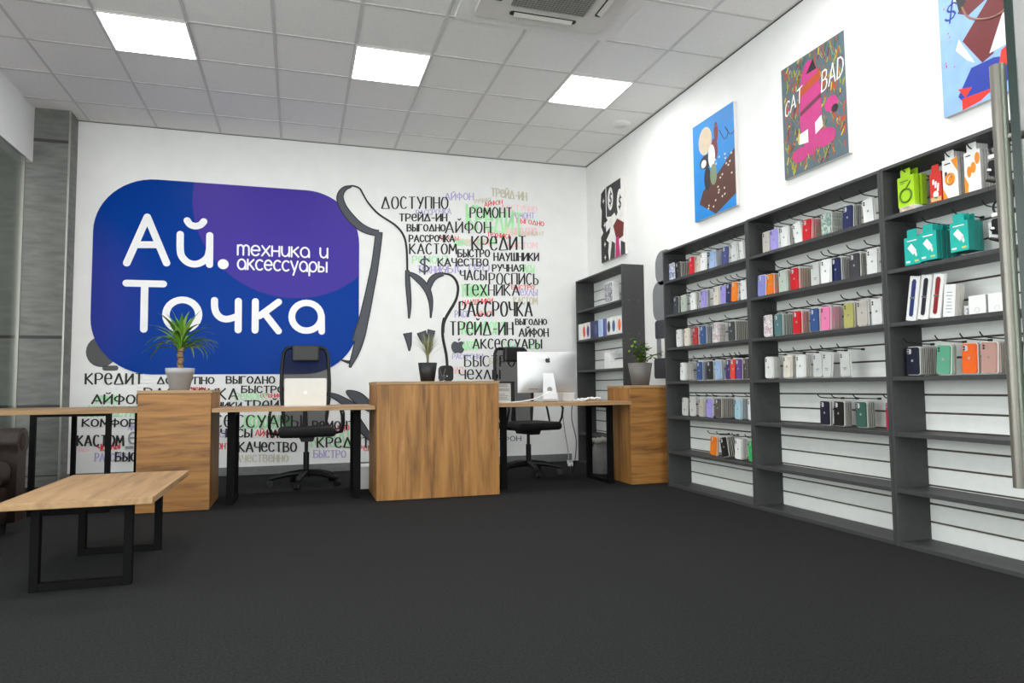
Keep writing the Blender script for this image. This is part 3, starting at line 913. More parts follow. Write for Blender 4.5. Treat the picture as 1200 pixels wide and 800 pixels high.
mx1.inputs[6].default_value = lin((0, 57, 146)); mx1.inputs[7].default_value = lin((72, 58, 154))
nt.links.new(disc_mask(1.345 - SX, 2.83 - SZ, 1.0, .008), mx1.inputs[0])
mx2 = nt.nodes.new('ShaderNodeMix'); mx2.data_type = 'RGBA'
mx2.inputs[7].default_value = lin((50, 57, 146))
ms = nt.nodes.new('ShaderNodeMath'); ms.operation = 'MULTIPLY'; ms.inputs[1].default_value = .8
nt.links.new(disc_mask(-.95 - SX, 1.75 - SZ, .80, .22), ms.inputs[0])
nt.links.new(ms.outputs[0], mx2.inputs[0])
nt.links.new(mx1.outputs[2], mx2.inputs[6])
nt.links.new(mx2.outputs[2], b.inputs['Base Color'])
sign = MB().prism(rrect(2.562, 1.97, .56, 14), 1, -.006, 0).build('wall_sign', sm, None, (SX, D - .0002, SZ))
tag(sign, 'large rounded blue and purple shop sign with white lettering on the back wall', 'sign')
M_sw = mat('sign_white', (238, 238, 240), .4)
spl = lambda u, v, l=0.0: (u - SX, -.0066 - l, v - SZ)
for letter in ((0, 1), (2, 3, 4), (5, 6), (7,), (8, 9), (10, 11, 12), (13, 14)):
    lt = MB()
    for q_, i in enumerate(letter):
        s = SIGN_STROKES[i]
        if 3 < len(s) < 20:
            s = smooth_pts(s, 3)
        ribbon(lt, s, lambda a, b: .068, spl, 0, True, q_ * 1e-4)
    lt.build('letter', M_sw, sign)
lt = MB()
lt.add([spl(SIGN_DOT[0] + .052 * math.cos(t * math.pi / 12), SIGN_DOT[1] + .052 * math.sin(t * math.pi / 12)) for t in range(24)], [list(range(24))])
lt.build('full_stop', M_sw, sign)
for txt, x0, z0, x1, z1 in SIGN_SMALL:
    tw = sum(LOWER[c][0] + .26 for c in txt) - .26
    x = 0
    for ch in txt:
        lt = MB()
        k = (x1 - x0) / tw
        for q_, s in enumerate(LOWER[ch][1]):
            ribbon(lt, [((x + a) * k, b_ * .105) for a, b_ in s], lambda a, b: .018, lambda u, v, l: (x0 + u - SX, -.0066 - l, z0 + v + u * (z1 - z0) / (x1 - x0) - SZ), 0, True, q_ * 1e-4)
        x += LOWER[ch][0] + .26
        if lt.v:
            lt.build('small_letter', M_sw, sign)

# ================================================================== counters and desks
WV, WH, WY = wood('oak_vertical', 2), wood('oak_lengthwise', 0), wood('oak_crosswise', 1)
WE = wood('oak_edge', 0, True)
M_blackmetal = mat('black_metal', (7, 7, 7), .65, spec=.12)
def counter(label, x0, x1, y0, y1, z1, front):
    t = thing('reception_counter', label, 'counter', (x0, y0, 0), 0, 'oak counters of the reception row')
    w, d = x1 - x0, y1 - y0
    MB().box(.001, w - .001, 0, .018, .004, z1 - .025).build('front_panel', front, t, bevel=.0015)
    for a in (.0, w - .018):
        MB().box(a, a + .018, .0185, d, .004, z1 - .025).build('side_panel', WV, t, bevel=.0015)
    MB().box(.0185, w - .0185, d * .55, d * .55 + .016, .004, z1 - .026).build('back_panel', WV, t)
    MB().box(-.004, w + .004, -.006, d, z1 - .025, z1).build('top_panel', WE, t, bevel=.002)
    MB().box(.0185, w - .0185, .03, d - .02, .35, .368).build('shelf', WH, t)
    return t
counter('narrow oak counter under the green palm in a grey pot', .305, .79, -.42, .18, .872, WH)
counter('wide middle oak counter with upright grain under the black plant pot', 1.983, 2.97, -.48, .12, .922, WV)
counter('narrow oak counter against the tall grey shelves at right', 4.207, 4.70, -.375, .09, .874, WH)

def loop_mb(y0, y1, h, w=.05, t=.03):
    m = MB()
    m.box(-w / 2, w / 2, y0, y0 + t, 0, h).box(-w / 2, w / 2, y1 - t, y1, 0, h)
    m.box(-w / 2, w / 2, y0 + t, y1 - t, 0, t).box(-w / 2, w / 2, y0 + t, y1 - t, h - t, h)
    return m
def desk(label, x0, x1, y0, y1, z1, legs, ly0, ly1, w=.055, slab=.03):
    t = thing('desk', label, 'desk', (x0, y0, 0), 0, 'oak topped desks with black loop legs')
    MB().box(0, x1 - x0, 0, y1 - y0, z1 - slab, z1).build('desktop', WE, t, bevel=.002)
    for lx in legs:
        loop_mb(ly0 - y0, ly1 - y0, z1 - slab, w).build('leg', M_blackmetal, t, (lx - x0, 0, 0), bevel=.002)
    return t
desk('oak desk with black loop legs holding the open silver laptop', .797, 1.976, -.44, .22, .735, (.915, 1.855), -.25, .16)
desk('oak desk with black loop legs holding the silver desktop computer', 2.978, 4.200, -.42, .34, .735, (3.085, 4.085), -.22, .28)
lt_ = thing('desk', 'long oak table with thin black legs at the tiled wall, left of the palm counter', 'desk', (-.95, -.28, 0), 0, 'oak topped desks with black loop legs')
MB().box(0, 1.248, 0, 1.02, .708, .738).build('desktop', WE, lt_, bevel=.002)
for ly in (.03, .97):
    m = MB()
    m.box(.548, .583, -.017, .017, 0, .708).box(1.020, 1.055, -.017, .017, 0, .708).box(.583, 1.020, -.017, .017, 0, .03).box(.583, 1.020, -.017, .017, .690, .708)
    m.build('leg', M_blackmetal, lt_, (0, ly, 0), bevel=.002)

ct = thing('coffee_table', 'low oak coffee table with black loop legs in the left foreground', 'coffee table', (.49, -1.97, 0))
MB().box(-.30, .30, -.53, .53, .37, .40).build('tabletop', wood('oak_coffee', 1, True), ct, bevel=.003)
for yy in (-.40, .30):
    m = MB()
    m.box(-.20, -.165, -.02, .02, 0, .37).box(.165, .20, -.02, .02, 0, .37).box(-.165, .165, -.02, .02, 0, .035).box(-.165, .165, -.02, .02, .34, .37)
    m.build('leg', M_blackmetal, ct, (0, yy, 0), bevel=.002)

# ------------------------------------------------------------------ brown leather armchair
M_leather = mat('brown_leather', (38, 27, 24), .42, noise=.15, nscale=8, bump=.25, bscale=30)
arm = thing('armchair', 'brown leather armchair with rolled arms at the left edge behind the coffee table', 'armchair', (-.735, -1.25, 0), math.radians(90))
# local: front is -y (world +x)
def cushion(name, x0, x1, y0, y1, z0, z1, r):
    return MB().box(x0, x1, y0, y1, z0, z1).build(name, M_leather, arm, bevel=r)
def soft(o, seg=5):
    o.modifiers['bevel'].segments = seg
    for p in o.data.polygons:
        p.use_smooth = True
    return o
soft(cushion('base', -.42, .42, -.46, .42, .07, .30, .04))
soft(cushion('seat_cushion', -.26, .26, -.49, .25, .30, .46, .06))
soft(cushion('backrest', -.30, .30, .22, .46, .30, .86, .09))
for sx in (-1, 1):
    m = MB()
    prof = [(.27, .08), (.42, .08), (.42, .50)] + circ(.365, .56, .095, .088, 14, -30, 210) + [(.28, .48)]
    m.prism([(sx * a, z) for a, z in prof], 1, -.50, .42, 0, True)
    a_ = m.build('arm', M_leather, arm)
    MB().lathe([(0, 0), (.03, .004), (.055, .0), (.075, -.01)], (0, 0, 0), 20).build('arm_scroll', mat('dark_leather', (40, 28, 25), .5), a_, (sx * .365, -.502, .56)).rotation_euler = (math.radians(90), 0, 0)
for sx in (-.36, .36):
    for sy in (-.40, .36):
        MB().cyl((sx, sy, 0), (sx, sy, .075), .022, .03).build('foot', M_black, arm)

# ------------------------------------------------------------------ office chairs
M_mesh = mat('chair_mesh', (12, 13, 14), .8, alpha=.80)
M_pad = mat('chair_pad', (8, 8, 9), .75, bump=.2, bscale=300)
M_leath_black = mat('black_leatherette', (22, 22, 23), .45)
def office_chair(label, loc, rz):
    t = thing('office_chair', label, 'office chair', loc, rz, 'black mesh office chairs')
    base = MB()
    base.cyl((0, 0, .075), (0, 0, .14), .04, .032, 20)
    for k in range(5):
        a = math.radians(90 + 72 * k + 20)
        c, s = math.cos(a), math.sin(a)
        base.tube([(c * .02, s * .02, .115), (c * .14, s * .14, .110), (c * .25, s * .25, .088), (c * .315, s * .315, .072)], [.03, .027, .022, .018], 10)
    base.build('star_base', M_black, t)
    for k in range(5):
        a = math.radians(90 + 72 * k + 20)
        c, s = math.cos(a), math.sin(a)
        m = MB()
        m.cyl((c * .31 - s * .024, s * .31 + c * .024, .028), (c * .31 - s * .006, s * .31 + c * .006, .028), .028, .028, 18)
        m.cyl((c * .31 + s * .006, s * .31 - c * .006, .028), (c * .31 + s * .024, s * .31 - c * .024, .028), .028, .028, 18)
        m.cyl((c * .31, s * .31, .028), (c * .31, s * .31, .075), .010)
        m.build('caster', M_black, t)
    MB().cyl((0, 0, .13), (0, 0, .30), .026).cyl((0, 0, .29), (0, 0, .41), .016).build('gas_column', M_black, t)
    MB().prism([(-.07, .445), (.07, .445), (.05, .40), (-.05, .40)], 1, -.13, .15).build('tilt_mechanism', M_black, t, bevel=.006)
    o = MB().box(-.245, .245, -.26, .22, .445, .525).build('seat', M_pad, t, bevel=.035)
    o.modifiers['bevel'].segments = 4
    def bp(u, z):       # backrest surface, leaning back
        return (u, .215 + .13 * (z - .5) + .07 * (1 - (u / .22) ** 2) * .35, z)
    out = []
    H0, H1 = .50, 1.27
    prof = [(0, .185), (.15, .195), (.35, .215), (.55, .22), (.8, .212), (.93, .20), (.985, .175), (1.0, .13)]
    right = [(w, H0 + (H1 - H0) * k) for k, w in prof]
    loop = right + [(-w, z) for w, z in right[::-1]]
    fp = []
    for i, (u, z) in enumerate(loop):
        fp.append(bp(u, z))
    MB().tube(fp, .017, 8, closed=True).build('back_frame', M_black, t)
    m = MB()
    N = 14
    rows = []
    ks = [0, .15, .35, .55, .8, .93, .985, 1.0]
    for k, w in prof:
        z = H0 + (H1 - H0) * k
        rows.append([bp(-w + 2 * w * i / N, z) for i in range(N + 1)])
    v = [p for r_ in rows for p in r_]
    m.add(v, [(a * (N + 1) + i, a * (N + 1) + i + 1, (a + 1) * (N + 1) + i + 1, (a + 1) * (N + 1) + i) for a in range(len(rows) - 1) for i in range(N)], 0, True)
    m.build('back_mesh', M_mesh, t)
    m = MB().box(-.125, .125, .225, .285, 1.13, 1.285)
    o = m.build('headrest', M_leath_black, t, bevel=.02)
    o.modifiers['bevel'].segments = 4
    MB().tube([(0, .16, .43), (0, .26, .45), (0, .285, .55), (0, .275, .66)], [.03, .03, .026, .02], 10).build('back_support', M_black, t)
    for sx in (-1, 1):
        m = MB()
        m.tube([(sx * .22, .06, .46), (sx * .30, .08, .47), (sx * .325, .10, .52), (sx * .325, .13, .62), (sx * .31, .14, .69), (sx * .30, .05, .705), (sx * .30, -.10, .70), (sx * .315, -.16, .66), (sx * .32, -.13, .56), (sx * .31, -.08, .48), (sx * .22, -.06, .46)], .011, 8)
        a_ = m.build('armrest', M_black, t)
        o = MB().box(sx * .30 - .028, sx * .30 + .028, -.15, .14, .70, .725).build('arm_pad', M_black, a_, bevel=.01)
    return t
office_chair('black mesh office chair behind the silver laptop', (1.475, .68, 0), math.radians(2))
office_chair('black mesh office chair half hidden behind the silver desktop computer', (3.60, .66, 0), math.radians(14))

# ------------------------------------------------------------------ things on and under the desks
M_alu = mat('aluminium', (202, 202, 204), .40, metal=.65)
M_lap = mat('laptop_aluminium', (226, 224, 220), .5)
M_logo = mat('logo_black', (10, 10, 12), .3)
M_logo_w = mat('logo_white', (250, 250, 248), .4)
lp = thing('laptop', 'open silver laptop seen from behind on the left desk', 'laptop', (1.455, -.20, .735))
MB().prism(rrect(.318, .222, .012, 4, 0, .105), 2, 0, .010).build('keyboard_base', M_lap, lp)
lid = MB().prism(rrect(.318, .218, .012, 4, 0, .112), 1, -.003, .003).build('screen_lid', M_lap, lp, (0, -.008, .003))
lid.rotation_euler = (math.radians(12), 0, 0)
m = MB(); apple(m, lambda u, v: (u, -.0034, .095 + v), .034); m.build('logo', M_logo_w, lid)
MB().prism(rrect(.296, .188, .004, 2, 0, .114), 1, .0031, .0036).build('display', M_logo, lid)

im = thing('desktop_computer', 'silver all-in-one desktop computer seen from behind on the right desk', 'computer', (3.505, -.16, .735), math.radians(-4))
m = MB()
N, K = 24, 18
W2, z0, z1 = .2675, .083, .445
def bulge(u, v):
    a = max(0, 1 - abs(u) ** 2.6) * max(0, 1 - abs(v) ** 2.6)
    return -.006 - .034 * a ** .8
vv, ff = [], []
for k in range(K + 1):
    for i in range(N + 1):
        u, v = -1 + 2 * i / N, -1 + 2 * k / K
        vv.append((u * W2, bulge(u, v), (z0 + z1) / 2 + v * (z1 - z0) / 2))
ff = [(k * (N + 1) + i, k * (N + 1) + i + 1, (k + 1) * (N + 1) + i + 1, (k + 1) * (N + 1) + i) for k in range(K) for i in range(N)]
m.add(vv, ff, 0, True)
m.box(-W2, W2, -.0062, .008, z0, z1)
m.build('housing', M_alu, im)
MB().box(-W2 + .012, W2 - .012, .008, .009, z0 + .075, z1 - .012).build('display', M_logo, im)
m = MB(); apple(m, lambda u, v: (u, -.0405, .345 + v), .052); m.build('logo', M_logo, im)
m = MB()
prof = [(-.030, .285, .045), (-.060, .20, .052), (-.095, .08, .062), (-.105, .03, .066), (-.10, .010, .068), (-.08, .004, .068), (.08, .004, .068)]
vs_, fs_ = [], []
for y, z, w in prof:
    vs_ += [(-w, y, z), (w, y, z), (w, y + (.008 if z > .01 else 0), z + (0 if z > .01 else .008)), (-w, y + (.008 if z > .01 else 0), z + (0 if z > .01 else .008))]
for k in range(len(prof) - 1):
    a, b2 = k * 4, k * 4 + 4
    for e in range(4):
        f2 = (e + 1) % 4
        fs_.append((a + e, a + f2, b2 + f2, b2 + e))
fs_ += [(0, 1, 2, 3), tuple(range(len(vs_) - 4, len(vs_)))]
m.add(vs_, fs_)
o = m.build('stand', M_alu, im)
o.location = (0, 0, -.004)
MB().cyl((0, -.0835, .115), (0, -.0890, .115), .023, .023, 20).build('cable_hole', mat('cable_hole', (140, 138, 134), .5), o)
m = MB()
for k in range(4):
    m.box(-.17 + .022 * k, -.156 + .022 * k, -.0235, -.0205, .112, .118)
m.build('port', M_logo, im)
cb = MB().tube(smooth_pts([(3.50, -.245, .83), (3.44, -.26, .80), (3.34, -.27, .765), (3.22, -.27, .745), (3.08, -.25, .741), (3.02, -.2, .741)], 4), .0045, 8).build('power_cable', M_white)
tag(cb, 'white cable running from the desktop computer stand along the desk', 'cable')
dh = thing('document_stand', 'black framed stand with a grey printed sheet beside the middle counter', 'document stand', (3.115, -.06, .735))
MB().box(-.09, .115, .004, .022, 0, .185).box(.088, .115, -.02, .004, 0, .185).box(-.09, .088, -.02, .004, .172, .185).build('frame', M_black, dh, bevel=.002)
m = MB()
for k, (a, b2) in enumerate(((.15, .05), (.138, .06), (.12, .075), (.11, .07), (.10, .075), (.07, .03), (.055, .06), (.04, .05), (.028, .065))):
    m.box(-.03, -.03 + b2 + .03, .0005, .0014, a, a + .005)
pp = MB().box(-.088, .086, .001, .004, .004, .170).build('sheet', mat('paper_grey', (196, 197, 194), .7), dh)
m.build('print', mat('print_grey', (120, 120, 120), .7), pp)
bx = MB().box(-.06, .06, -.05, .05, 0, .075).build('small_box', M_white, None, (3.80, .12, .735), bevel=.003)
tag(bx, 'small white box on the desk behind the desktop computer', 'box')
cc = MB()
rr_ = random.Random(3)
for k in range(6):
    cx, cy, r0 = 3.86 + .035 * k + rr_.uniform(-.01, .01), -.02 + rr_.uniform(-.05, .05), .045 + .012 * rr_.random()
    cc.tube([(cx + r0 * math.cos(t * math.pi / 9), cy + r0 * .8 * math.sin(t * math.pi / 9), .741 + .004 * k + .008 * math.sin(t * 2 + k)) for t in range(18)], .006, 7, closed=True)
tag(cc.build('cable_coil', mat('cable_white', (228, 230, 228), .5)), 'pile of coiled white cables on the right desk beside the small oak counter', 'cable')
bg = MB()
nu, nv = 28, 14
vv, ff = [], []
for j2 in range(nv + 1):
    t = j2 / nv
    for i in range(nu):
        a = 2 * math.pi * i / nu
        r0 = (.10 + .03 * math.sin(math.pi * t) - .035 * t ** 3) * (1 + .05 * math.sin(5 * a + 4 * t) + .03 * math.sin(9 * a - 7 * t))
        z = .34 * t + .012 * math.sin(3 * a) * t
        vv.append((r0 * math.cos(a), r0 * .85 * math.sin(a), z))
ff = [(j2 * nu + i, j2 * nu + (i + 1) % nu, (j2 + 1) * nu + (i + 1) % nu, (j2 + 1) * nu + i) for j2 in range(nv) for i in range(nu)]
bg.add(vv, ff, 0, True)
bag = thing('cloth_bag', 'crumpled grey cloth bag on the floor under the right desk', 'bag', (4.335, .50, 0))
bg.build('body', mat('grey_cloth', (138, 137, 136), .8, noise=.1, nscale=12, bump=.5, bscale=18), bag)
fold = MB()
fold.tube([(.105 * math.cos(t * math.pi / 10), .088 * math.sin(t * math.pi / 10), .325 + .012 * math.sin(t * 1.9)) for t in range(20)], [.022 + .006 * math.sin(t * 2.3) for t in range(20)], 8, closed=True)
fold.ball((0, 0, .33), (.095, .08, .025), 16, 8)
fold.build('folded_top', mat('cream_cloth', (176, 172, 165), .8, bump=.4, bscale=25), bag)
wb = thing('storage_box', 'low white box on the floor behind the middle counter', 'box', (2.06, .36, 0))
MB().box(-.16, .16, -.12, .12, 0, .175).build('body', M_white, wb, bevel=.004)
MB().box(-.165, .165, -.125, .125, .175, .195).build('lid', M_white, wb, bevel=.003)
ps = thing('power_strip', 'white power strip on the floor beside the back shelf', 'power strip', (4.30, 1.30, 0), math.radians(70))
MB().box(-.15, .15, -.028, .028, 0, .04).build('body', M_white, ps, bevel=.006)
for k in range(4):
    MB().cyl((-.105 + .07 * k, 0, .0395), (-.105 + .07 * k, 0, .042), .02, .02, 16).build('socket', mat('socket_grey', (150, 150, 150), .6), ps)
m = MB().tube(smooth_pts([(3.93, .30, .70), (3.94, .34, .55), (3.99, .36, .35), (4.00, .42, .15), (4.04, .6, .012), (4.14, .9, .008), (4.26, 1.16, .02)], 5), .004, 7)
tag(m.build('power_cable', M_black), 'thin black cable hanging from the right desk down to the floor', 'cable')
m = MB().tube(smooth_pts([(4.30, 1.672, .95), (4.34, 1.67, .75), (4.36, 1.66, .55), (4.37, 1.62, .35), (4.36, 1.5, .12), (4.33, 1.42, .05)], 5), .006, 7)
tag(m.build('power_cable', mat('cable_grey', (150, 150, 152), .5)), 'grey cable hanging down the back wall beside the corner shelf', 'cable')

# ------------------------------------------------------------------ potted plants
def leaf(mb, base, az, L, w, up, droop, mi=0, seg=7):
    c, s = math.cos(az), math.sin(az)
    pts = []
    x = z = 0.0
    ang = up
    for k in range(seg + 1):
        pts.append((x, z))
        x += L / seg * math.cos(ang)
        z += L / seg * math.sin(ang)
        ang -= droop / seg
    v = []
    for k, (x, z) in enumerate(pts):
        t = k / seg
        ww = w * (.35 + 1.1 * t if t < .4 else .8 * (1 - (t - .4) / .6) ** .7) + .0004
        p = Vector(base) + Vector((c * x, s * x, z))
        sd_ = Vector((-s, c, 0)) * ww
        v += [p - sd_, p + Vector((0, 0, -ww * .35)), p + sd_]
    f = []
    for k in range(seg):
        a = k * 3
        f += [(a, a + 1, a + 4, a + 3), (a + 1, a + 2, a + 5, a + 4)]
    mb.add(v, f, mi, True)
M_soil = mat('soil', (52, 40, 30), .95, bump=.6, bscale=90)
def pot(parent, r1, r0, h, m, rim=True):
    prof = [(0, 0), (r0, 0)] + ([(r0 + (r1 - r0) * .72, h * .74), (r1 - .003, h * .75), (r1, h), (r1 - .008, h)] if rim else [(r1, h), (r1 - .008, h)]) + [(r1 - .012, h - .025)]
    o = MB().lathe(prof, (0, 0, 0), 36).build('pot', m, parent)
    MB().lathe([(0, h - .02), (r1 - .012, h - .025)], (0, 0, 0), 24).build('soil', M_soil, parent)
    return o
M_potg = mat('grey_pot', (168, 168, 172), .5)
p1 = thing('potted_palm', 'green palm with a thick stem in a light grey pot on the left counter', 'plant', (.545, -.20, .872))
pot(p1, .102, .068, .165, M_potg)
m = MB()
for k in range(16):
    z = .14 + .17 * k / 15
    m.cyl((.004 * math.sin(k), .004 * math.cos(k * 1.7), z), (.004 * math.sin(k + .5), 0, z + .013), .021 + .003 * (k % 2), .018, 12)
m.build('stem', mat('palm_bark', (134, 108, 80), .85, noise=.3, nscale=60), p1)
m = MB()
rl = random.Random(11)
for k in range(52):
    a = rl.uniform(0, 2 * math.pi)
    lv = k / 52
    leaf(m, (.012 * math.cos(a), .012 * math.sin(a), .285 + .08 * lv), a, rl.uniform(.20, .31) * (1.1 - .1 * lv), rl.uniform(.017, .026), math.radians(44 + 44 * lv + rl.uniform(-12, 12)), math.radians(rl.uniform(70, 165) * (1.15 - .85 * lv)), rl.randrange(3))
for a, L, u, dr in ((2.9, .33, 62, 70), (.2, .34, 50, 130), (3.4, .30, 20, 80), (.0, .30, 35, 120), (1.2, .28, 75, 40)):
    leaf(m, (0, 0, .33), a, L, .011, math.radians(u), math.radians(dr), 1)
m.build('foliage', [mat('palm_green', (96, 150, 40), .45), mat('palm_green_light', (150, 186, 84), .45), mat('palm_green_dark', (64, 112, 36), .45)], p1)
p2 = thing('potted_dracaena', 'spiky grey green plant in a black pot on the middle counter', 'plant', (2.435, -.18, .922))
pot(p2, .080, .058, .158, mat('black_pot', (20, 21, 23), .5), False)
MB().tube([(0, 0, .13), (.002, 0, .18), (0, .002, .225)], [.011, .010, .013], 10).build('stem', mat('dry_stem', (120, 112, 92), .85), p2)
m = MB()
for k in range(60):
    a = rl.uniform(0, 2 * math.pi)
    leaf(m, (.004 * math.cos(a), .004 * math.sin(a), .20 + .02 * rl.random()), a, rl.uniform(.15, .225), rl.uniform(.0035, .006), math.radians(rl.uniform(48, 88)), math.radians(rl.uniform(-5, 35)), rl.randrange(2), 5)
leaf(m, (0, 0, .2), .05, .22, .005, math.radians(38), math.radians(2), 0)
m.build('foliage', [mat('dracaena_green', (112, 118, 84), .5), mat('dracaena_light', (160, 162, 128), .5)], p2)
p3 = thing('potted_ficus', 'small leafy green plant in a flared grey pot on the right counter', 'plant', (4.415, -.18, .874))
pot(p3, .112, .078, .205, mat('taupe_pot', (104, 101, 98), .5), False)
m, st_ = MB(), MB()
for k in range(22):
    a = rl.uniform(0, 2 * math.pi)
    rr2 = rl.uniform(.03, .15)
    tip = (rr2 * math.cos(a), rr2 * math.sin(a), .20 + rl.uniform(.05, .20))
    if k == 0: tip = (.21, -.04, .30)
    if k == 1: tip = (.17, -.03, .29)
    if k == 2: tip = (-.17, .0, .40)
    if k == 3: tip = (-.10, .0, .42)
    st_.tube(smooth_pts([(.02 * math.cos(a), .02 * math.sin(a), .18), (tip[0] * .4, tip[1] * .4, .18 + (tip[2] - .18) * .7), tip], 3), .0025, 5)
    for q in range(5):
        t = .45 + .55 * q / 4
        b0_ = (tip[0] * t, tip[1] * t, .18 + (tip[2] - .18) * min(1, t * 1.1))
        leaf(m, b0_, rl.uniform(0, 6.28), rl.uniform(.045, .07), .018, math.radians(rl.uniform(-10, 50)), math.radians(60), rl.randrange(2), 4)
st_.build('stem', mat('ficus_stem', (92, 84, 50), .8), p3)
m.build('foliage', [mat('ficus_green', (108, 152, 48), .45), mat('ficus_dark', (66, 108, 40), .45)], p3)
sp = thing('speaker', 'small black rounded speaker on the middle counter beside the black pot', 'speaker', (2.595, -.16, .922))
o = MB().prism(rrect(.112, .135, .034, 6, 0, .0675), 1, -.045, .045).build('housing', M_black, sp, bevel=.012)
MB().cyl((0, -.0455, .045), (0, -.0475, .045), .005, .005, 14).build('button', M_white, sp)
jr = thing('glass_jar', 'tiny glass jar of dry twigs in front of the black speaker', 'jar', (2.545, -.27, .922))
MB().lathe([(0, .002), (.026, .002), (.027, .04), (.022, .05), (.0205, .05)], (0, 0, 0), 20).build('jar_glass', glass('jar_glass', (.62, .63, .64), .9), jr)
m = MB()
for k in range(9):
    a = rl.uniform(0, 6.28)
    m.tube([(0.004 * math.cos(a), .004 * math.sin(a), .006), (.008 * math.cos(a), .008 * math.sin(a), .05), (.026 * math.cos(a), .026 * math.sin(a), .10 + .03 * rl.random())], [.0016, .0013, .0007], 5)
m.build('twigs', mat('twig', (110, 106, 98), .9), jr)

# ================================================================== wall shelf units
M_shelf = mat('charcoal_board', (60, 60, 61), .55, noise=.10, nscale=40)
M_slat = mat('slat_white', (246, 247, 245), .5)
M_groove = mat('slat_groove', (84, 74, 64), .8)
M_hook = mat('hook_metal', (58, 58, 60), .35, metal=.7)
BOARD = {'A': 1.785, 'B': 1.487, 'C': 1.196, 'D': .905, 'E': .605, 'F': .305}
def shelf_unit(label, yn, yf, boards, top, pitch):
    """yn: near end, yf: far end (world y)"""
    t = thing('shelf_unit', label, 'shelf', (XS, yn, 0), 0, 'charcoal slat back shelf units')
    W, dp = yf - yn, R - XS - .002
    for a in (0, W - .018):
        MB().box(0, dp, a, a + .018, 0, top).build('side_panel', M_shelf, t, bevel=.001)
    MB().box(0, dp, .0182, W - .0182, top - .018, top).build('top_panel', M_shelf, t, bevel=.001)
    for z in boards:
        MB().box(.003, dp - .022, .0182, W - .0182, z - .022, z).build('shelf_board', M_shelf, t, bevel=.001)
    m = MB()
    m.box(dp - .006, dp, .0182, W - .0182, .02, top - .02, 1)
    z = .022
    n = int(math.ceil((top - .04) / pitch))
    for k in range(n):
        z0, z1 = .022 + k * pitch, .022 + (k + 1) * pitch - .011
        m.box(dp - .020, dp - .006, .0182, W - .0182, z0, min(z1, top - .02), 0)
    m.build('slat_back', [M_slat, M_groove], t)
    if 'corner' in label:            # only this unit shows its outer side
        for z in (boards[0] - .011, boards[1] - .011, boards[2] - .011):
            for x in (.07, .18):
                MB().cyl((x, -.0015, z), (x, .0, z), .006, .006, 10).build('screw_cap', mat('screw_cap', (104, 104, 106), .5), t)
    return t
BL = [1.785, 1.487, 1.196, .905, .605, .305, .022]
Y12, Y23, YE = -1.727, -2.930, -4.135
U = {}
U['left'] = shelf_unit('charcoal wall shelf with white slat back behind the small oak counter, leftmost of three joined', Y12 + .001, -.525, BL, 2.052, .0985)
U['middle'] = shelf_unit('charcoal wall shelf of phone cases below the canvas with white lettering, middle of three', Y23 + .001, Y12 - .001, BL, 2.056, .0985)
U['right'] = shelf_unit('charcoal wall shelf with lime and teal boxes, rightmost of three joined', YE, Y23 - .001, BL, 2.058, .0985)
U['corner'] = shelf_unit('charcoal shelf unit standing alone near the back corner behind the right oak counter', .285, 1.49, [1.737, 1.399, 1.052, .70, .345, .022], 2.09, .115)

# ------------------------------------------------------------------ hooks
hookm = MB()
hookm.tube(smooth_pts([(.012, 0, 0), (-.08, 0, .002), (-.150, 0, .006), (-.175, 0, .014), (-.190, 0, .032)], 3), .0032, 7)
hookm.box(.002, .011, -.010, .010, -.006, .006)
HOOK_ME = hookm.mesh('display_hook', M_hook)
def hook(unit, y, z):
    u = U[unit]
    o = bpy.data.objects.new('display_hook', HOOK_ME)
    C.objects.link(o)
    o.parent = u
    o.location = (R - XS - .034, y - u.location.y, z)
    return o

# ------------------------------------------------------------------ phone cases
CC = {'marble': (206, 214, 228), 'charcoal': (62, 62, 64), 'red': (206, 24, 32), 'crimson': (176, 44, 50), 'beige': (216, 208, 196), 'white': (236, 237, 236), 'cream': (228, 220, 206),
      'sky': (164, 190, 230), 'sky_pale': (172, 206, 222), 'indigo': (74, 80, 140), 'clear': (206, 208, 206), 'smoke': (70, 76, 82), 'mint_clear': (186, 200, 186), 'lavender': (162, 152, 222),
      'periwinkle': (142, 146, 212), 'navy': (26, 36, 84), 'midnight': (28, 32, 50), 'orange': (240, 128, 16), 'blue': (52, 84, 140), 'print': (226, 222, 222), 'black': (26, 26, 28), 'violet': (56, 42, 112),
      'scarlet': (226, 66, 44), 'purple': (96, 62, 138), 'taupe': (92, 84, 80), 'greige': (190, 184, 176), 'green': (66, 186, 98), 'marble_green': (138, 166, 156), 'teal': (84, 122, 124), 'pink': (240, 132, 178),
      'olive': (184, 180, 104), 'pine': (58, 96, 86), 'raspberry': (190, 20, 74), 'mint': (98, 168, 138), 'flame': (240, 104, 34), 'rose': (190, 148, 138)}
CN = {'marble': 'blue and white marbled', 'charcoal': 'charcoal grey', 'red': 'bright red', 'crimson': 'dull red', 'beige': 'beige', 'white': 'white', 'cream': 'cream', 'sky': 'light blue', 'sky_pale': 'pale blue',
      'indigo': 'indigo', 'clear': 'clear', 'smoke': 'smoky clear', 'mint_clear': 'pale green clear', 'lavender': 'lavender', 'periwinkle': 'periwinkle blue', 'navy': 'navy blue', 'midnight': 'midnight blue', 'orange': 'orange',
      'blue': 'blue', 'print': 'white printed', 'black': 'black', 'violet': 'dark violet', 'scarlet': 'orange red', 'purple': 'purple', 'taupe': 'taupe', 'greige': 'warm grey', 'green': 'green', 'marble_green': 'green marbled',
      'teal': 'teal grey', 'pink': 'pink', 'olive': 'olive yellow', 'pine': 'dark green', 'raspberry': 'raspberry red', 'mint': 'mint green', 'flame': 'glossy orange', 'rose': 'rose pink'}
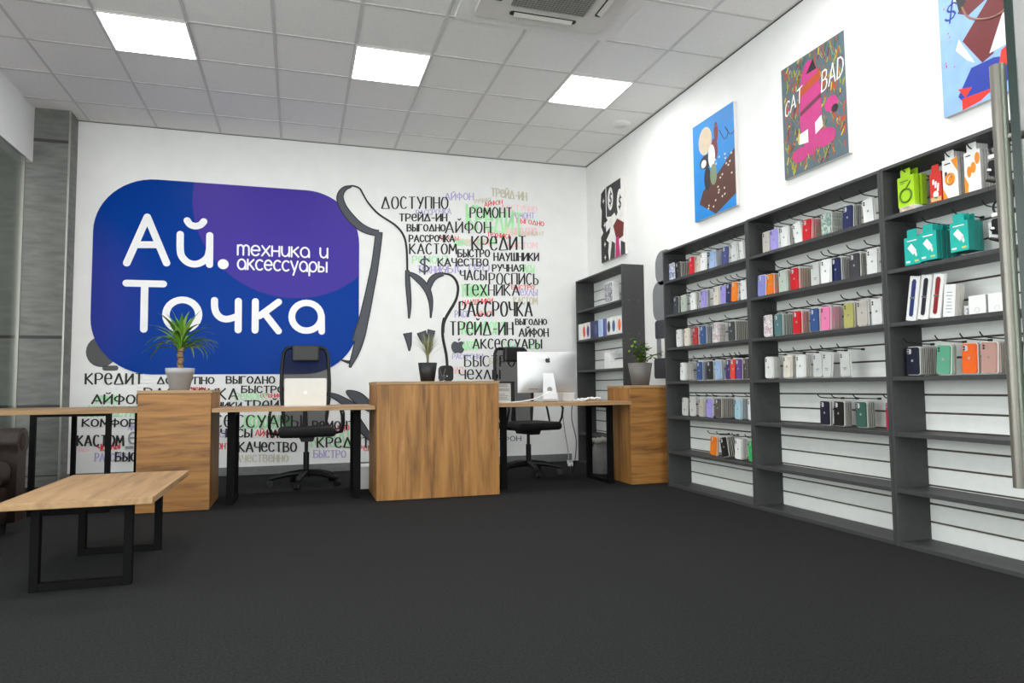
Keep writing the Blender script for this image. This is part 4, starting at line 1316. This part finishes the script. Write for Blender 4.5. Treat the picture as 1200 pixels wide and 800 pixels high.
def marble(name, c1, c2):
    m = mat(name, c1, .35)
    nt = m.node_tree
    b = nt.nodes['Principled BSDF']
    tc = nt.nodes.new('ShaderNodeTexCoord')
    n = nt.nodes.new('ShaderNodeTexNoise')
    n.inputs['Scale'].default_value = 26
    n.inputs['Distortion'].default_value = 2.5
    r = nt.nodes.new('ShaderNodeValToRGB')
    r.color_ramp.elements[0].position, r.color_ramp.elements[0].color = .42, lin(c1)
    r.color_ramp.elements[1].position, r.color_ramp.elements[1].color = .6, lin(c2)
    nt.links.new(tc.outputs['Object'], n.inputs['Vector'])
    nt.links.new(n.outputs['Fac'], r.inputs['Fac'])
    nt.links.new(r.outputs['Color'], b.inputs['Base Color'])
    return m
def case_mat(c):
    if c == 'marble':
        return marble('case_marble', (226, 230, 238), (92, 116, 164))
    if c == 'marble_green':
        return marble('case_marble_green', (104, 142, 134), (196, 208, 198))
    if c == 'print':
        return marble('case_print', (232, 230, 230), (196, 170, 176))
    return mat('case_' + c, CC[c], .38)
M_card = mat('card_rim', (222, 221, 216), .5)
M_rim = mat('pack_rim', (196, 192, 184), .4)
M_cam = mat('camera_cutout', (206, 206, 208), .35)
M_camd = mat('camera_dark', (44, 44, 48), .35)
CASEW, CASEH = .074, .146
_cm = {}
def case_meshes(c):
    if c in _cm:
        return _cm[c]
    body = MB().prism(rrect(CASEW, CASEH, .012, 5, 0, CASEH / 2), 0, 0, .010, 0, True).mesh('phone_case', case_mat(c))
    light = sum(CC[c]) > 420
    cam = MB()
    cam.prism(rrect(.026, .028, .007, 4, .018, CASEH - .022), 0, -.0015, .0005, 0)
    cam.prism(circ(.023, CASEH - .016, .0055, .0055, 12)[:-1], 0, -.003, -.001, 1)
    cam.prism(circ(.023, CASEH - .029, .0055, .0055, 12)[:-1], 0, -.003, -.001, 1)
    same = c in ('lavender', 'sky', 'pink', 'olive', 'white', 'cream', 'greige', 'mint', 'rose', 'sky_pale')
    camm = cam.mesh('camera_cutout', [case_mat(c) if same else M_cam, M_camd])
    lg = MB()
    if c in ('clear', 'print', 'marble', 'marble_green'):
        lg.flat(rrect(.03, .006, .001, 2, 0, .05), 0, -.0006)
        lg.flat(rrect(.022, .004, .001, 2, 0, .04), 0, -.0006)
    else:
        apple(lg, lambda u, v: (-.0006, -u, .068 + v), .016)
    lgm = lg.mesh('logo', mat('case_logo_dark', (140, 140, 144), .4) if light else mat('case_logo_light', (176, 176, 180), .4))
    pk = MB().prism(rrect(CASEW + .010, CASEH + .008, .013, 5, 0, CASEH / 2), 0, .0102, .0135, 0, True)
    pkm = pk.mesh('backing_card', M_card)
    rear = MB().prism(rrect(CASEW + .010, CASEH + .008, .013, 5, 0, CASEH / 2), 0, .0062, .0096, 1, True)
    rear.prism(rrect(CASEW, CASEH, .012, 5, 0, CASEH / 2), 0, 0, .0062, 0, True)
    rm = rear.mesh('phone_case', [case_mat(c), M_rim])
    _cm[c] = (body, camm, lgm, pkm, rm)
    return _cm[c]
ROWN = {'A': 'top', 'B': 'second', 'C': 'third', 'D': 'fourth', 'E': 'fifth', 'F': 'sixth'}
from collections import Counter
ORD = ['leftmost', 'second', 'third', 'fourth', 'fifth']
tot = Counter((u, r, c) for u, r, y, n, c, t in CASES)
seen = Counter()
rk = random.Random(5)
EDGE = {'left': -.590, 'middle': -1.795, 'right': -2.996}
for ci, (u, r, y, n, c, tilt) in enumerate(CASES):
    fwd = 0.0                         # cases crowding a neighbour hang a little further out
    if y > EDGE[u]:
        y, fwd = EDGE[u], -.03
    nx = CASES[ci + 1] if ci + 1 < len(CASES) else None
    if nx and nx[:2] == (u, r) and y - nx[2] < .086 and n == 0:
        fwd = -.022 if fwd == 0 and not (ci and CASES[ci - 1][:2] == (u, r) and CASES[ci - 1][2] - y < .086 and ci % 2) else fwd
    body, camm, lgm, pkm, rm = case_meshes(c)
    k = seen[(u, r, c)]
    seen[(u, r, c)] += 1
    z = BOARD[r] + .010
    grp = 'phone cases in the %s row of the %s shelf' % (ROWN[r], u)
    where = '%s row of %s wall shelf' % (ROWN[r], u)
    if tot[(u, r, c)] > 1:
        lab = '%s phone case, %s of the %s ones, %s' % (CN[c], ORD[k] if k < tot[(u, r, c)] - 1 or k == 0 else 'rightmost', CN[c].split()[-1], where)
    else:
        lab = '%s phone case hanging in the %s' % (CN[c], where)
    hz = z + CASEH + .012
    pivot = Vector((XS + .075 + fwd, y, hz))
    def put(o, dx, tl):
        o.rotation_euler = (math.radians(-tl), 0, 0)
        off = Matrix.Rotation(math.radians(-tl), 3, 'X') @ Vector((0, 0, -(CASEH + .012)))
        o.location = pivot + off + Vector((dx, 0, 0))
    front = bpy.data.objects.new('phone_case', body)
    C.objects.link(front)
    tag(front, lab, 'phone case', grp)
    put(front, 0, tilt)
    for nm, me in (('camera_cutout', camm), ('logo', lgm), ('backing_card', pkm)):
        o = bpy.data.objects.new(nm, me)
        C.objects.link(o)
        o.parent = front
    rl_ = 'packed phone case behind the %s, %s' % ((CN[c] + ' one') if tot[(u, r, c)] == 1 else '%s %s one' % (ORD[k], CN[c].split()[-1]), where)
    for i in range(n):
        o = bpy.data.objects.new('phone_case', rm)
        C.objects.link(o)
        tag(o, rl_, 'phone case', grp)
        put(o, .0155 + .0135 * i, tilt * (.6 if abs(tilt) > 2 else 1) + rk.uniform(-.8, .8) + (3.0 * i if c == 'black' and r == 'F' else 0))
    hook(u, y, hz + .006)
for u, r, ys in (('left', 'D', (-.60,)), ('left', 'C', (-.585,)), ('middle', 'A', (-1.80,)), ('middle', 'B', (-1.81,)), ('middle', 'E', ()), ('right', 'D', (-3.60,))):
    for y in ys:
        hook(u, y, BOARD[r] + .18)

# ------------------------------------------------------------------ boxed accessories on the right shelf unit
def carton(name, label, cat, y, z, w, h, d, mface, mside, art=None, group=None, tab=True, x=XS + .05, tilt=0):
    t = thing(name, label, cat, (x, y, z), 0, group)
    t.rotation_euler = (math.radians(-tilt), 0, 0)
    MB().box(0, d, -w / 2, w / 2, 0, h).build('carton', mside if mside else mface, t, bevel=.001)
    MB().box(-.0006, 0, -w / 2 + .001, w / 2 - .001, .001, h - .001).build('front_print', mface, t)
    if tab:
        m = MB()
        m.prism(rrect(w * .6, .05, .006, 3, 0, h + .015), 0, .001, .003)
        m.build('hang_tab', mface, t)
    if art:
        m = MB()
        ms_ = art(m, w, h)
        m.build('artwork', ms_, t)
    return t
M_lime, M_lime_d = mat('lime_card', (168, 214, 24), .45), mat('lime_dark', (84, 118, 20), .5)
def art_cable(m, w, h):
    m.tube([(-.002, .036 * math.cos(t * math.pi / 12), h * .36 + .036 * math.sin(t * math.pi / 12)) for t in range(24)], .0055, 6, closed=True)
    m.tube([(-.002, .0, h * .36 + .036), (-.002, -.016, h * .68), (-.002, -.034, h * .8)], .003, 6)
    m.flat(rrect(w * .5, .006, .001, 2, .008, h * .84), 0, -.0012)
    m.flat(rrect(w * .3, .004, .001, 2, .018, h * .78), 0, -.0012)
    return [M_lime_d]
zA = BOARD['A']
carton('cable_box', 'lime green cable box showing a printed coiled cable, front of the lime pair', 'box', -3.055, zA + .035, .105, .165, .035, M_lime, M_lime, art_cable, 'lime cable boxes', x=XS + .045)
carton('cable_box', 'lime green cable box behind the other lime one in the top row', 'box', -3.062, zA + .037, .105, .165, .035, M_lime, M_lime, None, 'lime cable boxes', x=XS + .090)
carton('adapter_box', 'small white and brown box lying under the lime cable boxes', 'box', -3.07, zA, .095, .032, .06, mat('photo_card', (190, 176, 162), .5, noise=.4, nscale=60), M_white, None, None, False, x=XS + .03)
M_redc, M_org, M_blk = mat('red_card', (206, 38, 20), .45), mat('orange_print', (236, 140, 26), .45), mat('dark_print', (48, 46, 46), .5)
M_wc = mat('white_card', (238, 238, 236), .45)
def art_red(m, w, h):
    for k in range(3):
        m.flat([(-.018 + .012 * k, h * .35 + .02 * k), (-.006 + .012 * k, h * .35 + .02 * k), (-.012 + .014 * k, h * .62 + .012 * k), (-.022 + .014 * k, h * .62 + .012 * k)], 0, -.0012, 0)
    m.flat(circ(0, h * .25, .016, .02, 14)[:-1], 0, -.0012, 0)
    m.flat(rrect(w * .9, .022, .001, 2, 0, .016), 0, -.0012, 1)
    return [M_wc, mat('tan_print', (206, 178, 120), .5)]
carton('earphone_box', 'narrow red accessory box with white pictures in the top row', 'box', -3.232, zA + .012, .068, .155, .022, M_redc, M_redc, art_red)
def art_org(m, w, h):
    m.flat([(.5 * w, 0), (.5 * w, h * .30), (.18 * w, 0)], 0, -.0012, 0)
    m.flat([(-.5 * w, h), (-.5 * w, h * .62), (-.1 * w, h * .95)], 0, -.0012, 0)
    m.tube([(-.002, .022 * math.cos(t * math.pi / 10), h * .48 + .026 * math.sin(t * math.pi / 10)) for t in range(20)], .006, 6, 0, True)
    m.flat(circ(-.004, h * .46, .016, .02, 14)[:-1], 0, -.0014, 0)
    m.flat(rrect(.012, .035, .003, 3, .022, h * .6), 0, -.0016, 1)
    m.flat(rrect(w * .4, .006, .001, 2, .012, h * .88), 0, -.0016, 1)
    return [M_org, M_blk]
def art_org2(m, w, h):
    m.flat([(.5 * w, 0), (.5 * w, h * .45), (.25 * w, h * .2), (.3 * w, 0)], 0, -.0012, 0)
    for cy, cz, a, b2 in ((.016, h * .5, .012, .028), (-.006, h * .58, .014, .028), (-.028, h * .78, .013, .030)):
        m.flat(circ(cy, cz, a, b2, 14)[:-1], 0, -.0013, 0)
    m.flat(rrect(w * .3, .005, .001, 2, .018, h * .9), 0, -.0016, 1)
    return [M_org, M_blk]
for y0, art, nm in ((-3.317, art_org, 'left'), (-3.437, art_org2, 'right')):
    carton('accessory_box', 'white and orange cable pack, front of the %s stack in the top row' % nm, 'box', y0, zA + .012, .086, .20, .014, M_wc, mat('card_grey', (176, 174, 170), .5), art, 'white and orange cable packs', x=XS + .05)
    for k in range(4):
        carton('accessory_box', 'white and orange cable pack stacked behind the front one of the %s stack' % nm, 'box', y0 - .001 * k, zA + .013, .084, .195, .012, M_wc, mat('card_grey', (176, 174, 170), .5), None, 'white and orange cable packs', x=XS + .068 + .017 * k)
def holder(label, y, z):
    t = thing('phone_holder', label, 'phone holder', (XS + .06, y, z), 0, 'black phone holders')
    MB().tube(circ_loop(.022, 0, .175), .005, 7, closed=True).build('ring', M_black, t)
    MB().prism(rrect(.055, .075, .012, 4, 0, .085), 0, -.01, .018).build('clamp', M_black, t, bevel=.003)
    MB().prism(rrect(.048, .018, .003, 3, 0, .140), 0, -.012, -.008).build('label_strip', M_wc, t)
    MB().cyl((.0, -.012, .05), (-.02, -.018, .012), .012, .009).cyl((-.02, -.018, .012), (-.02, .03, .03), .010, .007).build('arm', M_black, t)
    MB().ball((-.012, .02, .075), .013, 12, 8).build('ball_joint', mat('chrome', (210, 210, 212), .15, metal=1), t)
    return t
def circ_loop(r, y, z):
    return [(0, y + r * math.cos(t * math.pi / 10), z + 1.3 * r * math.sin(t * math.pi / 10)) for t in range(20)]
holder('black phone holder on a hook at the right end of the top row', -3.545, zA + .012)
zB = BOARD['B']
holder('black phone holder on a hook above the small grey box in the second row', -3.545, zB + .030)
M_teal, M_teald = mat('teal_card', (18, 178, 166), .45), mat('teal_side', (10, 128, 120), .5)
def art_plug(m, w, h):
    m.flat([(.030, h * .62), (.004, h * .76), (-.026, h * .50), (-.004, h * .34)], 0, -.0012, 0)
    m.flat([(-.010, h * .42), (-.022, h * .52), (-.030, h * .32), (-.022, h * .26)], 0, -.0012, 0)
    m.flat(rrect(w * .26, .010, .001, 2, w * .28, h * .12), 0, -.0012, 0)
    m.flat(rrect(w * .26, .010, .001, 2, -w * .26, h * .12), 0, -.0012, 1)
    m.flat(rrect(w * .6, .006, .001, 2, 0, h * .86), 0, -.0012, 0)
    return [M_wc, mat('tan_label', (206, 196, 120), .5)]
for y0, nb, zz, nm in ((-3.078, 1, .012, 'leftmost'), (-3.175, 4, .018, 'middle'), (-3.352, 3, .030, 'rightmost')):
    for k in range(nb):
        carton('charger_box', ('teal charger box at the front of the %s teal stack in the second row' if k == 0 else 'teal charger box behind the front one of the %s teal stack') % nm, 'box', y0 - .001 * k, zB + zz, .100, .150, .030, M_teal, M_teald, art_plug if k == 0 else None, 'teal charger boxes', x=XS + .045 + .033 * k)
def art_grey(m, w, h):
    m.flat(rrect(.034, .04, .004, 3, 0, h * .5), 0, -.0012, 0)
    m.flat(rrect(.022, .026, .004, 3, 0, h * .5), 0, -.0013, 1)
    return [mat('grey_blue', (112, 124, 140), .5), mat('grey_light', (160, 168, 176), .5)]
carton('accessory_box', 'small pale box with a grey square at the right of the second row', 'box', -3.51, zB + .065, .062, .082, .05, M_wc, M_wc, art_grey, None, False, x=XS + .08)
for y in (-3.06, -3.165, -3.34, -3.50):
    hook('right', y, zB + .215)
for y in (-3.055, -3.232, -3.317, -3.437, -3.545):
    hook('right', y, zA + .215)
zC = BOARD['C']
def strap_pack(label, y, col, h=.245, mark=True):
    t = thing('watch_strap_pack', label, 'watch strap', (XS + .05, y, zC), 0, 'watch strap packs in the third row')
    t.rotation_euler = (math.radians(10), 0, 0)
    MB().box(0, .018, -.031, .031, 0.006, h).build('pack', M_wc, t, bevel=.001)
    ms = mat('strap_' + col, {'navy': (36, 52, 112), 'black': (28, 30, 42), 'red': (140, 26, 34)}[col], .5)
    MB().prism([(-.011, h * .50), (.011, h * .50), (.011, h * .16), (.006, h * .12), (-.006, h * .12), (-.011, h * .16)], 0, -.004, 0).prism([(-.011, h * .54), (.011, h * .54), (.012, h * .88), (.006, h * .93), (-.006, h * .93), (-.012, h * .88)], 0, -.004, 0).build('strap', ms, t, bevel=.001)
    MB().prism(rrect(.03, .008, .002, 2, 0, h * .52), 0, -.005, 0).build('buckle', mat('chrome', (210, 210, 212), .15, metal=1), t)
strap_pack('watch strap pack with a navy blue strap, leaning in the third row', -3.040, 'navy')
strap_pack('watch strap pack with a black strap, leaning between the navy and red ones', -3.113, 'black', .24)
strap_pack('watch strap pack with a dark red strap, leaning in the third row', -3.186, 'red', .235)
def art_lines(m, w, h):
    for k in range(7):
        m.flat(rrect(w * (.3 + .08 * ((k * 3) % 4)), .004, .001, 2, 0, h * (.15 + .1 * k)), 0, -.0012, 0)
    return [mat('print_grey_blue', (150, 158, 172), .6)]
for k in range(3):
    carton('cable_pack', 'white printed cable pack at the front right of the watch straps' if k == 0 else 'white cable pack behind the printed one right of the watch straps', 'box', -3.268, zC + .004, .066, .165, .016, M_wc, M_rim, art_lines if k == 0 else None, 'white cable packs', False, x=XS + .05 + .02 * k, tilt=-6)
def art_ring(m, w, h):
    m.tube([(-.001, .012 * math.cos(t * math.pi / 8), h * .25 + .012 * math.sin(t * math.pi / 8)) for t in range(16)], .001, 4, 0, True)
    return [mat('print_faint', (190, 190, 192), .6)]
for y0, nn, nm in ((-3.415, 4, 'left'), (-3.515, 3, 'right')):
    for k in range(nn):
        carton('charger_box', ('square white charger box at the front of the %s white pile, third row' if k == 0 else 'square white charger box behind the front one of the %s white pile') % nm, 'box', y0, zC, .088, .095, .018, M_wc, mat('card_shade', (206, 206, 204), .5), art_ring if k == 0 else None, 'square white charger boxes', False, x=XS + .06 + .021 * k)
carton('accessory_box', 'pale flat box standing left of the square white charger boxes', 'box', -3.34, zC, .055, .055, .04, M_wc, M_wc, art_lines, None, False, x=XS + .10)

# ------------------------------------------------------------------ boxes on the corner shelf
z1 = 1.737
pb = thing('photo_box', 'white box with a black and white picture on the top shelf of the corner unit', 'box', (XS + .03, .665, z1))
MB().box(0, .075, -.10, .10, 0, .225).build('carton', M_wc, pb, bevel=.002)
MB().box(-.0008, 0, -.092, .092, .014, .212).build('picture', marble('grey_picture', (70, 72, 80), (206, 208, 214)), pb)
bc = [('white', None), ('cream', 'scarlet'), ('print', 'violet'), ('navy', None), ('navy', 'indigo'), ('sky', None), ('indigo', None), ('white', 'black'), ('white', 'blue'), ('white', 'flame')]
ys = [1.425, 1.305, 1.195, 1.085, .975, .865, .765, .650, .535, .400]
names = ['plain white', 'cream with a red disc', 'white printed with a violet disc', 'plain navy', 'navy with an indigo disc', 'light blue', 'indigo', 'white with a black disc', 'white with a blue disc', 'white with an orange disc']
z2 = 1.399
for (c1, c2), y, nm in zip(bc, ys, names):
    t = thing('product_box', 'boxed phone, %s front, in the row on the corner shelf' % nm, 'box', (XS + .02, y, z2), 0, 'product boxes on the corner shelf')
    w = .10 if c1 != 'indigo' else .07
    MB().box(0, .05, -w / 2, w / 2, 0, .185).build('carton', M_wc if c1 in ('white', 'cream', 'print') else mat('card_edge_' + c1, tuple(min(255, v + 40) for v in CC[c1]), .5), t, bevel=.001)
    MB().box(-.0006, 0, -w / 2 + .008, w / 2 - .008, .008, .177).build('front_print', mat('case_' + c1, CC[c1], .38) if c1 != 'print' else case_mat('print'), t)
    if c2:
        MB().flat(circ(0, .09, .034, .06, 18)[:-1], 0, -.0014).build('picture', mat('case_' + c2, CC[c2], .38), t)
z3 = 1.052
for y, w, h, nm in ((.735, .135, .185, 'taller upright'), (.51, .30, .085, 'long low')):
    t = thing('product_box', '%s plain white box on the third shelf of the corner unit' % nm, 'box', (XS + .03, y, z3), 0, 'plain white boxes on the corner shelf')
    MB().box(0, .06, -w / 2, w / 2, 0, h).build('carton', M_wc, t, bevel=.002)
    MB().box(-.0006, 0, -w / 2 + .01, w / 2 - .01, h - .012, h - .009).build('print', mat('print_faint', (190, 190, 192), .6), t)

# ================================================================== canvases on the right wall
def canvas(label, y, z, w, h, ground, art, dpt=.03):
    t = thing('canvas', label, 'painting', (R - dpt, y, z), 0, 'painted canvases on the right wall')
    MB().box(0, dpt - .001, -w / 2, w / 2, 0, h).build('stretcher', mat('canvas_edge', (214, 210, 206), .8), t, bevel=.002)
    MB().box(-.0008, 0, -w / 2 + .001, w / 2 - .001, .001, h - .001).build('painted_ground', ground, t)
    m = MB()
    lay[0] = 0
    ms_ = art(m, w, h)
    m.build('artwork', ms_, t)
    return t
lay = [0]
def F(m, poly, mi):
    lay[0] += 1
    m.flat([(-u, v) for u, v in poly], 0, -.001 - 5e-6 * lay[0], mi)
def txt(m, s, x, z, w, h, wd, mi, lean=0.0, rise=0.0):
    lay[0] += 1
    a = -.0014 - 5e-6 * lay[0]
    for q in layout(s, CAPS, w, h):
        ribbon(m, q, lambda dx, dz: wd, lambda u, v, l: (a - l, -(x + u + lean * v), z + v + rise * u), mi, True, 0)
P = lambda n, c: mat('paint_' + n, c, .6, noise=.08, nscale=12)
def art1(m, w, h):
    F(m, [(-.30, .0), (-.30, .30), (-.24, .34), (-.29, .42), (-.27, .60), (-.30, .66), (-.28, .80), (-.16, .84), (-.16, .5), (-.05, .38), (-.12, .1), (-.1, 0)], 0)
    F(m, [(-.14, .84), (.22, .84), (.22, .55), (.1, .45), (-.14, .50)], 3)
    F(m, circ(-.04, .68, .07, .13, 20)[:-1], 1)
    F(m, circ(.19, .58, .07, .15, 20)[:-1], 1)
    txt(m, '$', -.07, .61, .06, .14, .016, 0, .1)
    txt(m, '$', .16, .51, .06, .14, .016, 0, .1)
    F(m, [(-.18, .44), (.06, .50), (.12, .42), (-.16, .33)], 1)
    F(m, [(.02, .36), (.12, .42), (.28, .34), (.26, .20), (.10, .18)], 2)
    F(m, [(-.16, .24), (-.02, .34), (.06, .22), (-.04, .16)], 1)
    F(m, [(.06, 0), (.18, 0), (.15, .22), (.08, .22)], 4)
    F(m, [(-.08, 0), (.05, 0), (.06, .16), (-.02, .2)], 3)
    F(m, [(.19, 0), (.30, 0), (.30, .12), (.20, .16)], 3)
    for x, z in ((-.22, .70), (-.2, .42), (-.2, .20), (-.06, .14), (-.2, .05)):
        F(m, [(x, z - .035), (x + .009, z - .009), (x + .03, z), (x + .009, z + .009), (x, z + .035), (x - .009, z + .009), (x - .03, z), (x - .009, z - .009)], 1)
    return [P('black', (22, 22, 24)), P('white', (240, 238, 236)), P('maroon', (110, 30, 26)), P('soft_black', (52, 52, 56)), P('magenta', (198, 40, 120))]
canvas('black and white abstract canvas with two dollar signs, nearest the back corner', .925, 2.268, .60, .85, P('white', (240, 238, 236)), art1)
def art2(m, w, h):
    F(m, [(-.22, .14), (.02, .0), (.30, .10), (.30, .47), (.08, .34), (-.16, .24)], 0)
    for x, z, a, b2, k in ((-.11, .66, .10, .12, 1), (.05, .68, .03, .09, 2), (.02, .54, .05, .10, 2), (-.10, .48, .10, .06, 3), (-.02, .50, .05, .10, 4), (-.09, .33, .05, .10, 3), (.0, .34, .05, .09, 5), (-.14, .47, .04, .035, 4)):
        F(m, circ(x, z, a, b2, 16)[:-1], k)
    rr = random.Random(2)
    for k in range(22):
        x, z = rr.uniform(-.1, .27), rr.uniform(.06, .46)
        F(m, circ(x, z, .012, .009, 8)[:-1], 6)
    m.tube([(-.0015, -x, z) for x, z in smooth_pts([(.1, .68), (.17, .58), (.22, .62), (.18, .68), (.24, .6), (.30, .60)], 4)], .003, 5, 3)
    for k in range(16):
        x, z = rr.uniform(-.05, .25), rr.uniform(.68, .82)
        F(m, [(x, z), (x + .05, z + .012), (x + .05, z + .016), (x, z + .005)], 7)
    return [P('brown', (84, 48, 38)), P('sand', (206, 190, 164)), P('dark_red', (110, 30, 34)), P('ink_black', (36, 34, 40)), P('offwhite', (234, 232, 226)), P('sage', (122, 138, 110)), P('cream', (206, 200, 176)), P('dusk_blue', (70, 130, 190))]
canvas('bright blue canvas with a brown slope and cream flecks', -1.022, 2.285, .60, .845, P('blue', (22, 132, 208)), art2)
def art3(m, w, h):
    rr = random.Random(4)
    for k in range(420):
        x, z = rr.uniform(-.285, .27), rr.uniform(.012, .79)
        a = rr.uniform(.8, 2.2)
        L, t = rr.uniform(.025, .065), .009
        dx, dz = L * math.cos(a), L * math.sin(a)
        F(m, [(x, z), (x + t, z - t), (max(-.295, min(x + dx + t, .296)), min(z + dz - t, .79)), (max(-.296, min(x + dx, .29)), min(z + dz, .795))], rr.choice((0, 0, 0, 1, 1, 2, 3, 4)))
    F(m, circ(-.02, .42, .105, .33, 28)[:-1], 5)
    F(m, circ(.10, .17, .10, .06, 18)[:-1], 5)
    F(m, circ(-.13, .13, .08, .05, 18)[:-1], 5)
    F(m, circ(.17, .37, .06, .05, 16)[:-1], 5)
    F(m, [(-.12, .58), (.08, .64), (.085, .58), (-.12, .52)], 0)
    F(m, [(-.12, .42), (.08, .48), (.085, .45), (-.12, .39)], 3)
    F(m, [(-.14, .20), (-.05, .19), (-.05, .28), (-.13, .27)], 6)
    F(m, [(.02, .22), (.09, .25), (.08, .33), (.02, .30)], 6)
    F(m, circ(.20, .33, .03, .026, 12)[:-1], 7)
    F(m, [(-.05, .66), (.02, .74), (.05, .66)], 7)
    txt(m, 'САТ', -.27, .44, .17, .10, .009, 6, .1, .35)
    txt(m, 'ВАD', .09, .48, .19, .13, .009, 6, .1, .18)
    return [P('rust', (172, 72, 32)), P('moss', (138, 150, 44)), P('yellow', (196, 176, 60)), P('plum', (98, 44, 64)), P('deep_green', (50, 84, 62)), P('pink', (184, 50, 122)), P('white', (240, 238, 236)), P('black', (22, 22, 24))]
canvas('dark speckled canvas with pink shapes and the words CAT and BAD', -2.193, 2.318, .60, .80, P('slate_green', (80, 98, 106)), art3)
def art4(m, w, h):
    F(m, [(-.10, .80), (.2, .80), (.30, .60), (.30, .45), (.16, .20), (.08, .22), (.06, .45), (-.02, .22), (-.08, .20), (-.18, .36), (-.02, .52), (-.14, .48), (-.2, .52), (-.12, .60)], 0)
    F(m, [(.06, .45), (.10, .24), (-.04, .23)], 2)
    F(m, [(-.2, .38), (-.12, .22), (-.16, .25), (-.22, .33)], 2)
    F(m, [(-.14, .20), (-.02, .20), (.16, .14), (.02, .04), (-.18, .02), (-.22, .08)], 1)
    F(m, [(.02, .22), (.10, .24), (.08, .14), (.0, .13)], 3)
    F(m, [(-.20, .06), (-.02, .05), (-.10, .01), (-.20, .0)], 3)
    F(m, [(-.22, .12), (-.14, .10), (-.18, .06)], 3)
    F(m, [(-.12, .74), (-.2, .70), (-.22, .58), (-.16, .56), (-.13, .66)], 2)
    F(m, [(-.21, .62), (-.17, .66), (-.15, .56), (-.19, .52)], 5)
    F(m, [(-.1, .66), (.24, .66), (.24, .64), (-.1, .64)] if False else [(-.02, .53), (.24, .55), (.24, .57), (-.02, .55)], 1)
    F(m, [(-.02, .77), (.08, .70), (.16, .80), (.0, .82)], 1)
    m.tube([(-.0022, -x, z) for x, z in smooth_pts([(-.17, .54), (-.13, .46), (.0, .40), (.14, .44), (.28, .50)], 4)], .006, 6, 4)
    txt(m, '$', -.275, .68, .06, .10, .010, 1, .2)
    txt(m, '$', -.275, .50, .06, .10, .010, 1, .2)
    rr = random.Random(8)
    for k in range(9):
        x, z = rr.uniform(-.29, -.24), rr.uniform(.1, .78)
        F(m, [(x, z), (x + .012, z + .004), (x + .010, z + .014)], 6)
    return [P('burgundy', (104, 20, 26)), P('royal', (20, 52, 156)), P('white', (240, 238, 236)), P('vermilion', (214, 44, 26)), P('tan', (150, 112, 96)), P('black', (22, 22, 24)), P('magenta', (198, 40, 120))]
canvas('light blue canvas with burgundy and royal blue shapes at the right edge of the photo', -3.47, 2.284, .62, .86, P('pale_blue', (138, 176, 238)), art4)

# ================================================================== open glass door beside the camera
gd = thing('glass_door', 'open glass door seen edge on at the right edge of the photo', 'door', (2.478, -5.140, 0), math.radians(-62))
# local: leaf runs along +y from its free edge at y = 0
MB().box(.000, .010, .012, .95, .02, 2.35).build('glass_leaf', glass('door_glass', (.80, .88, .84), 1.0), gd)
MB().box(-.001, .011, .0, .012, .02, 2.35).build('glass_edge', mat('glass_edge_green', (22, 40, 36), .25), gd)
for sx in (-1, 1):
    hx = .005 + sx * .026
    m = MB()
    m.cyl((hx, .045, .70), (hx, .045, 1.395), .0115, .0115, 20)
    for z in (.82, 1.27):
        m.cyl((hx - sx * .002, .045, z), (.005 + sx * .006, .045, z), .007, .007, 12)
    m.build('pull_handle', mat('handle_steel', (128, 124, 116), .35, metal=.6), gd)
MB().box(-.012, .022, .20, .30, 0.0, .06).build('bottom_patch', M_steel, gd)
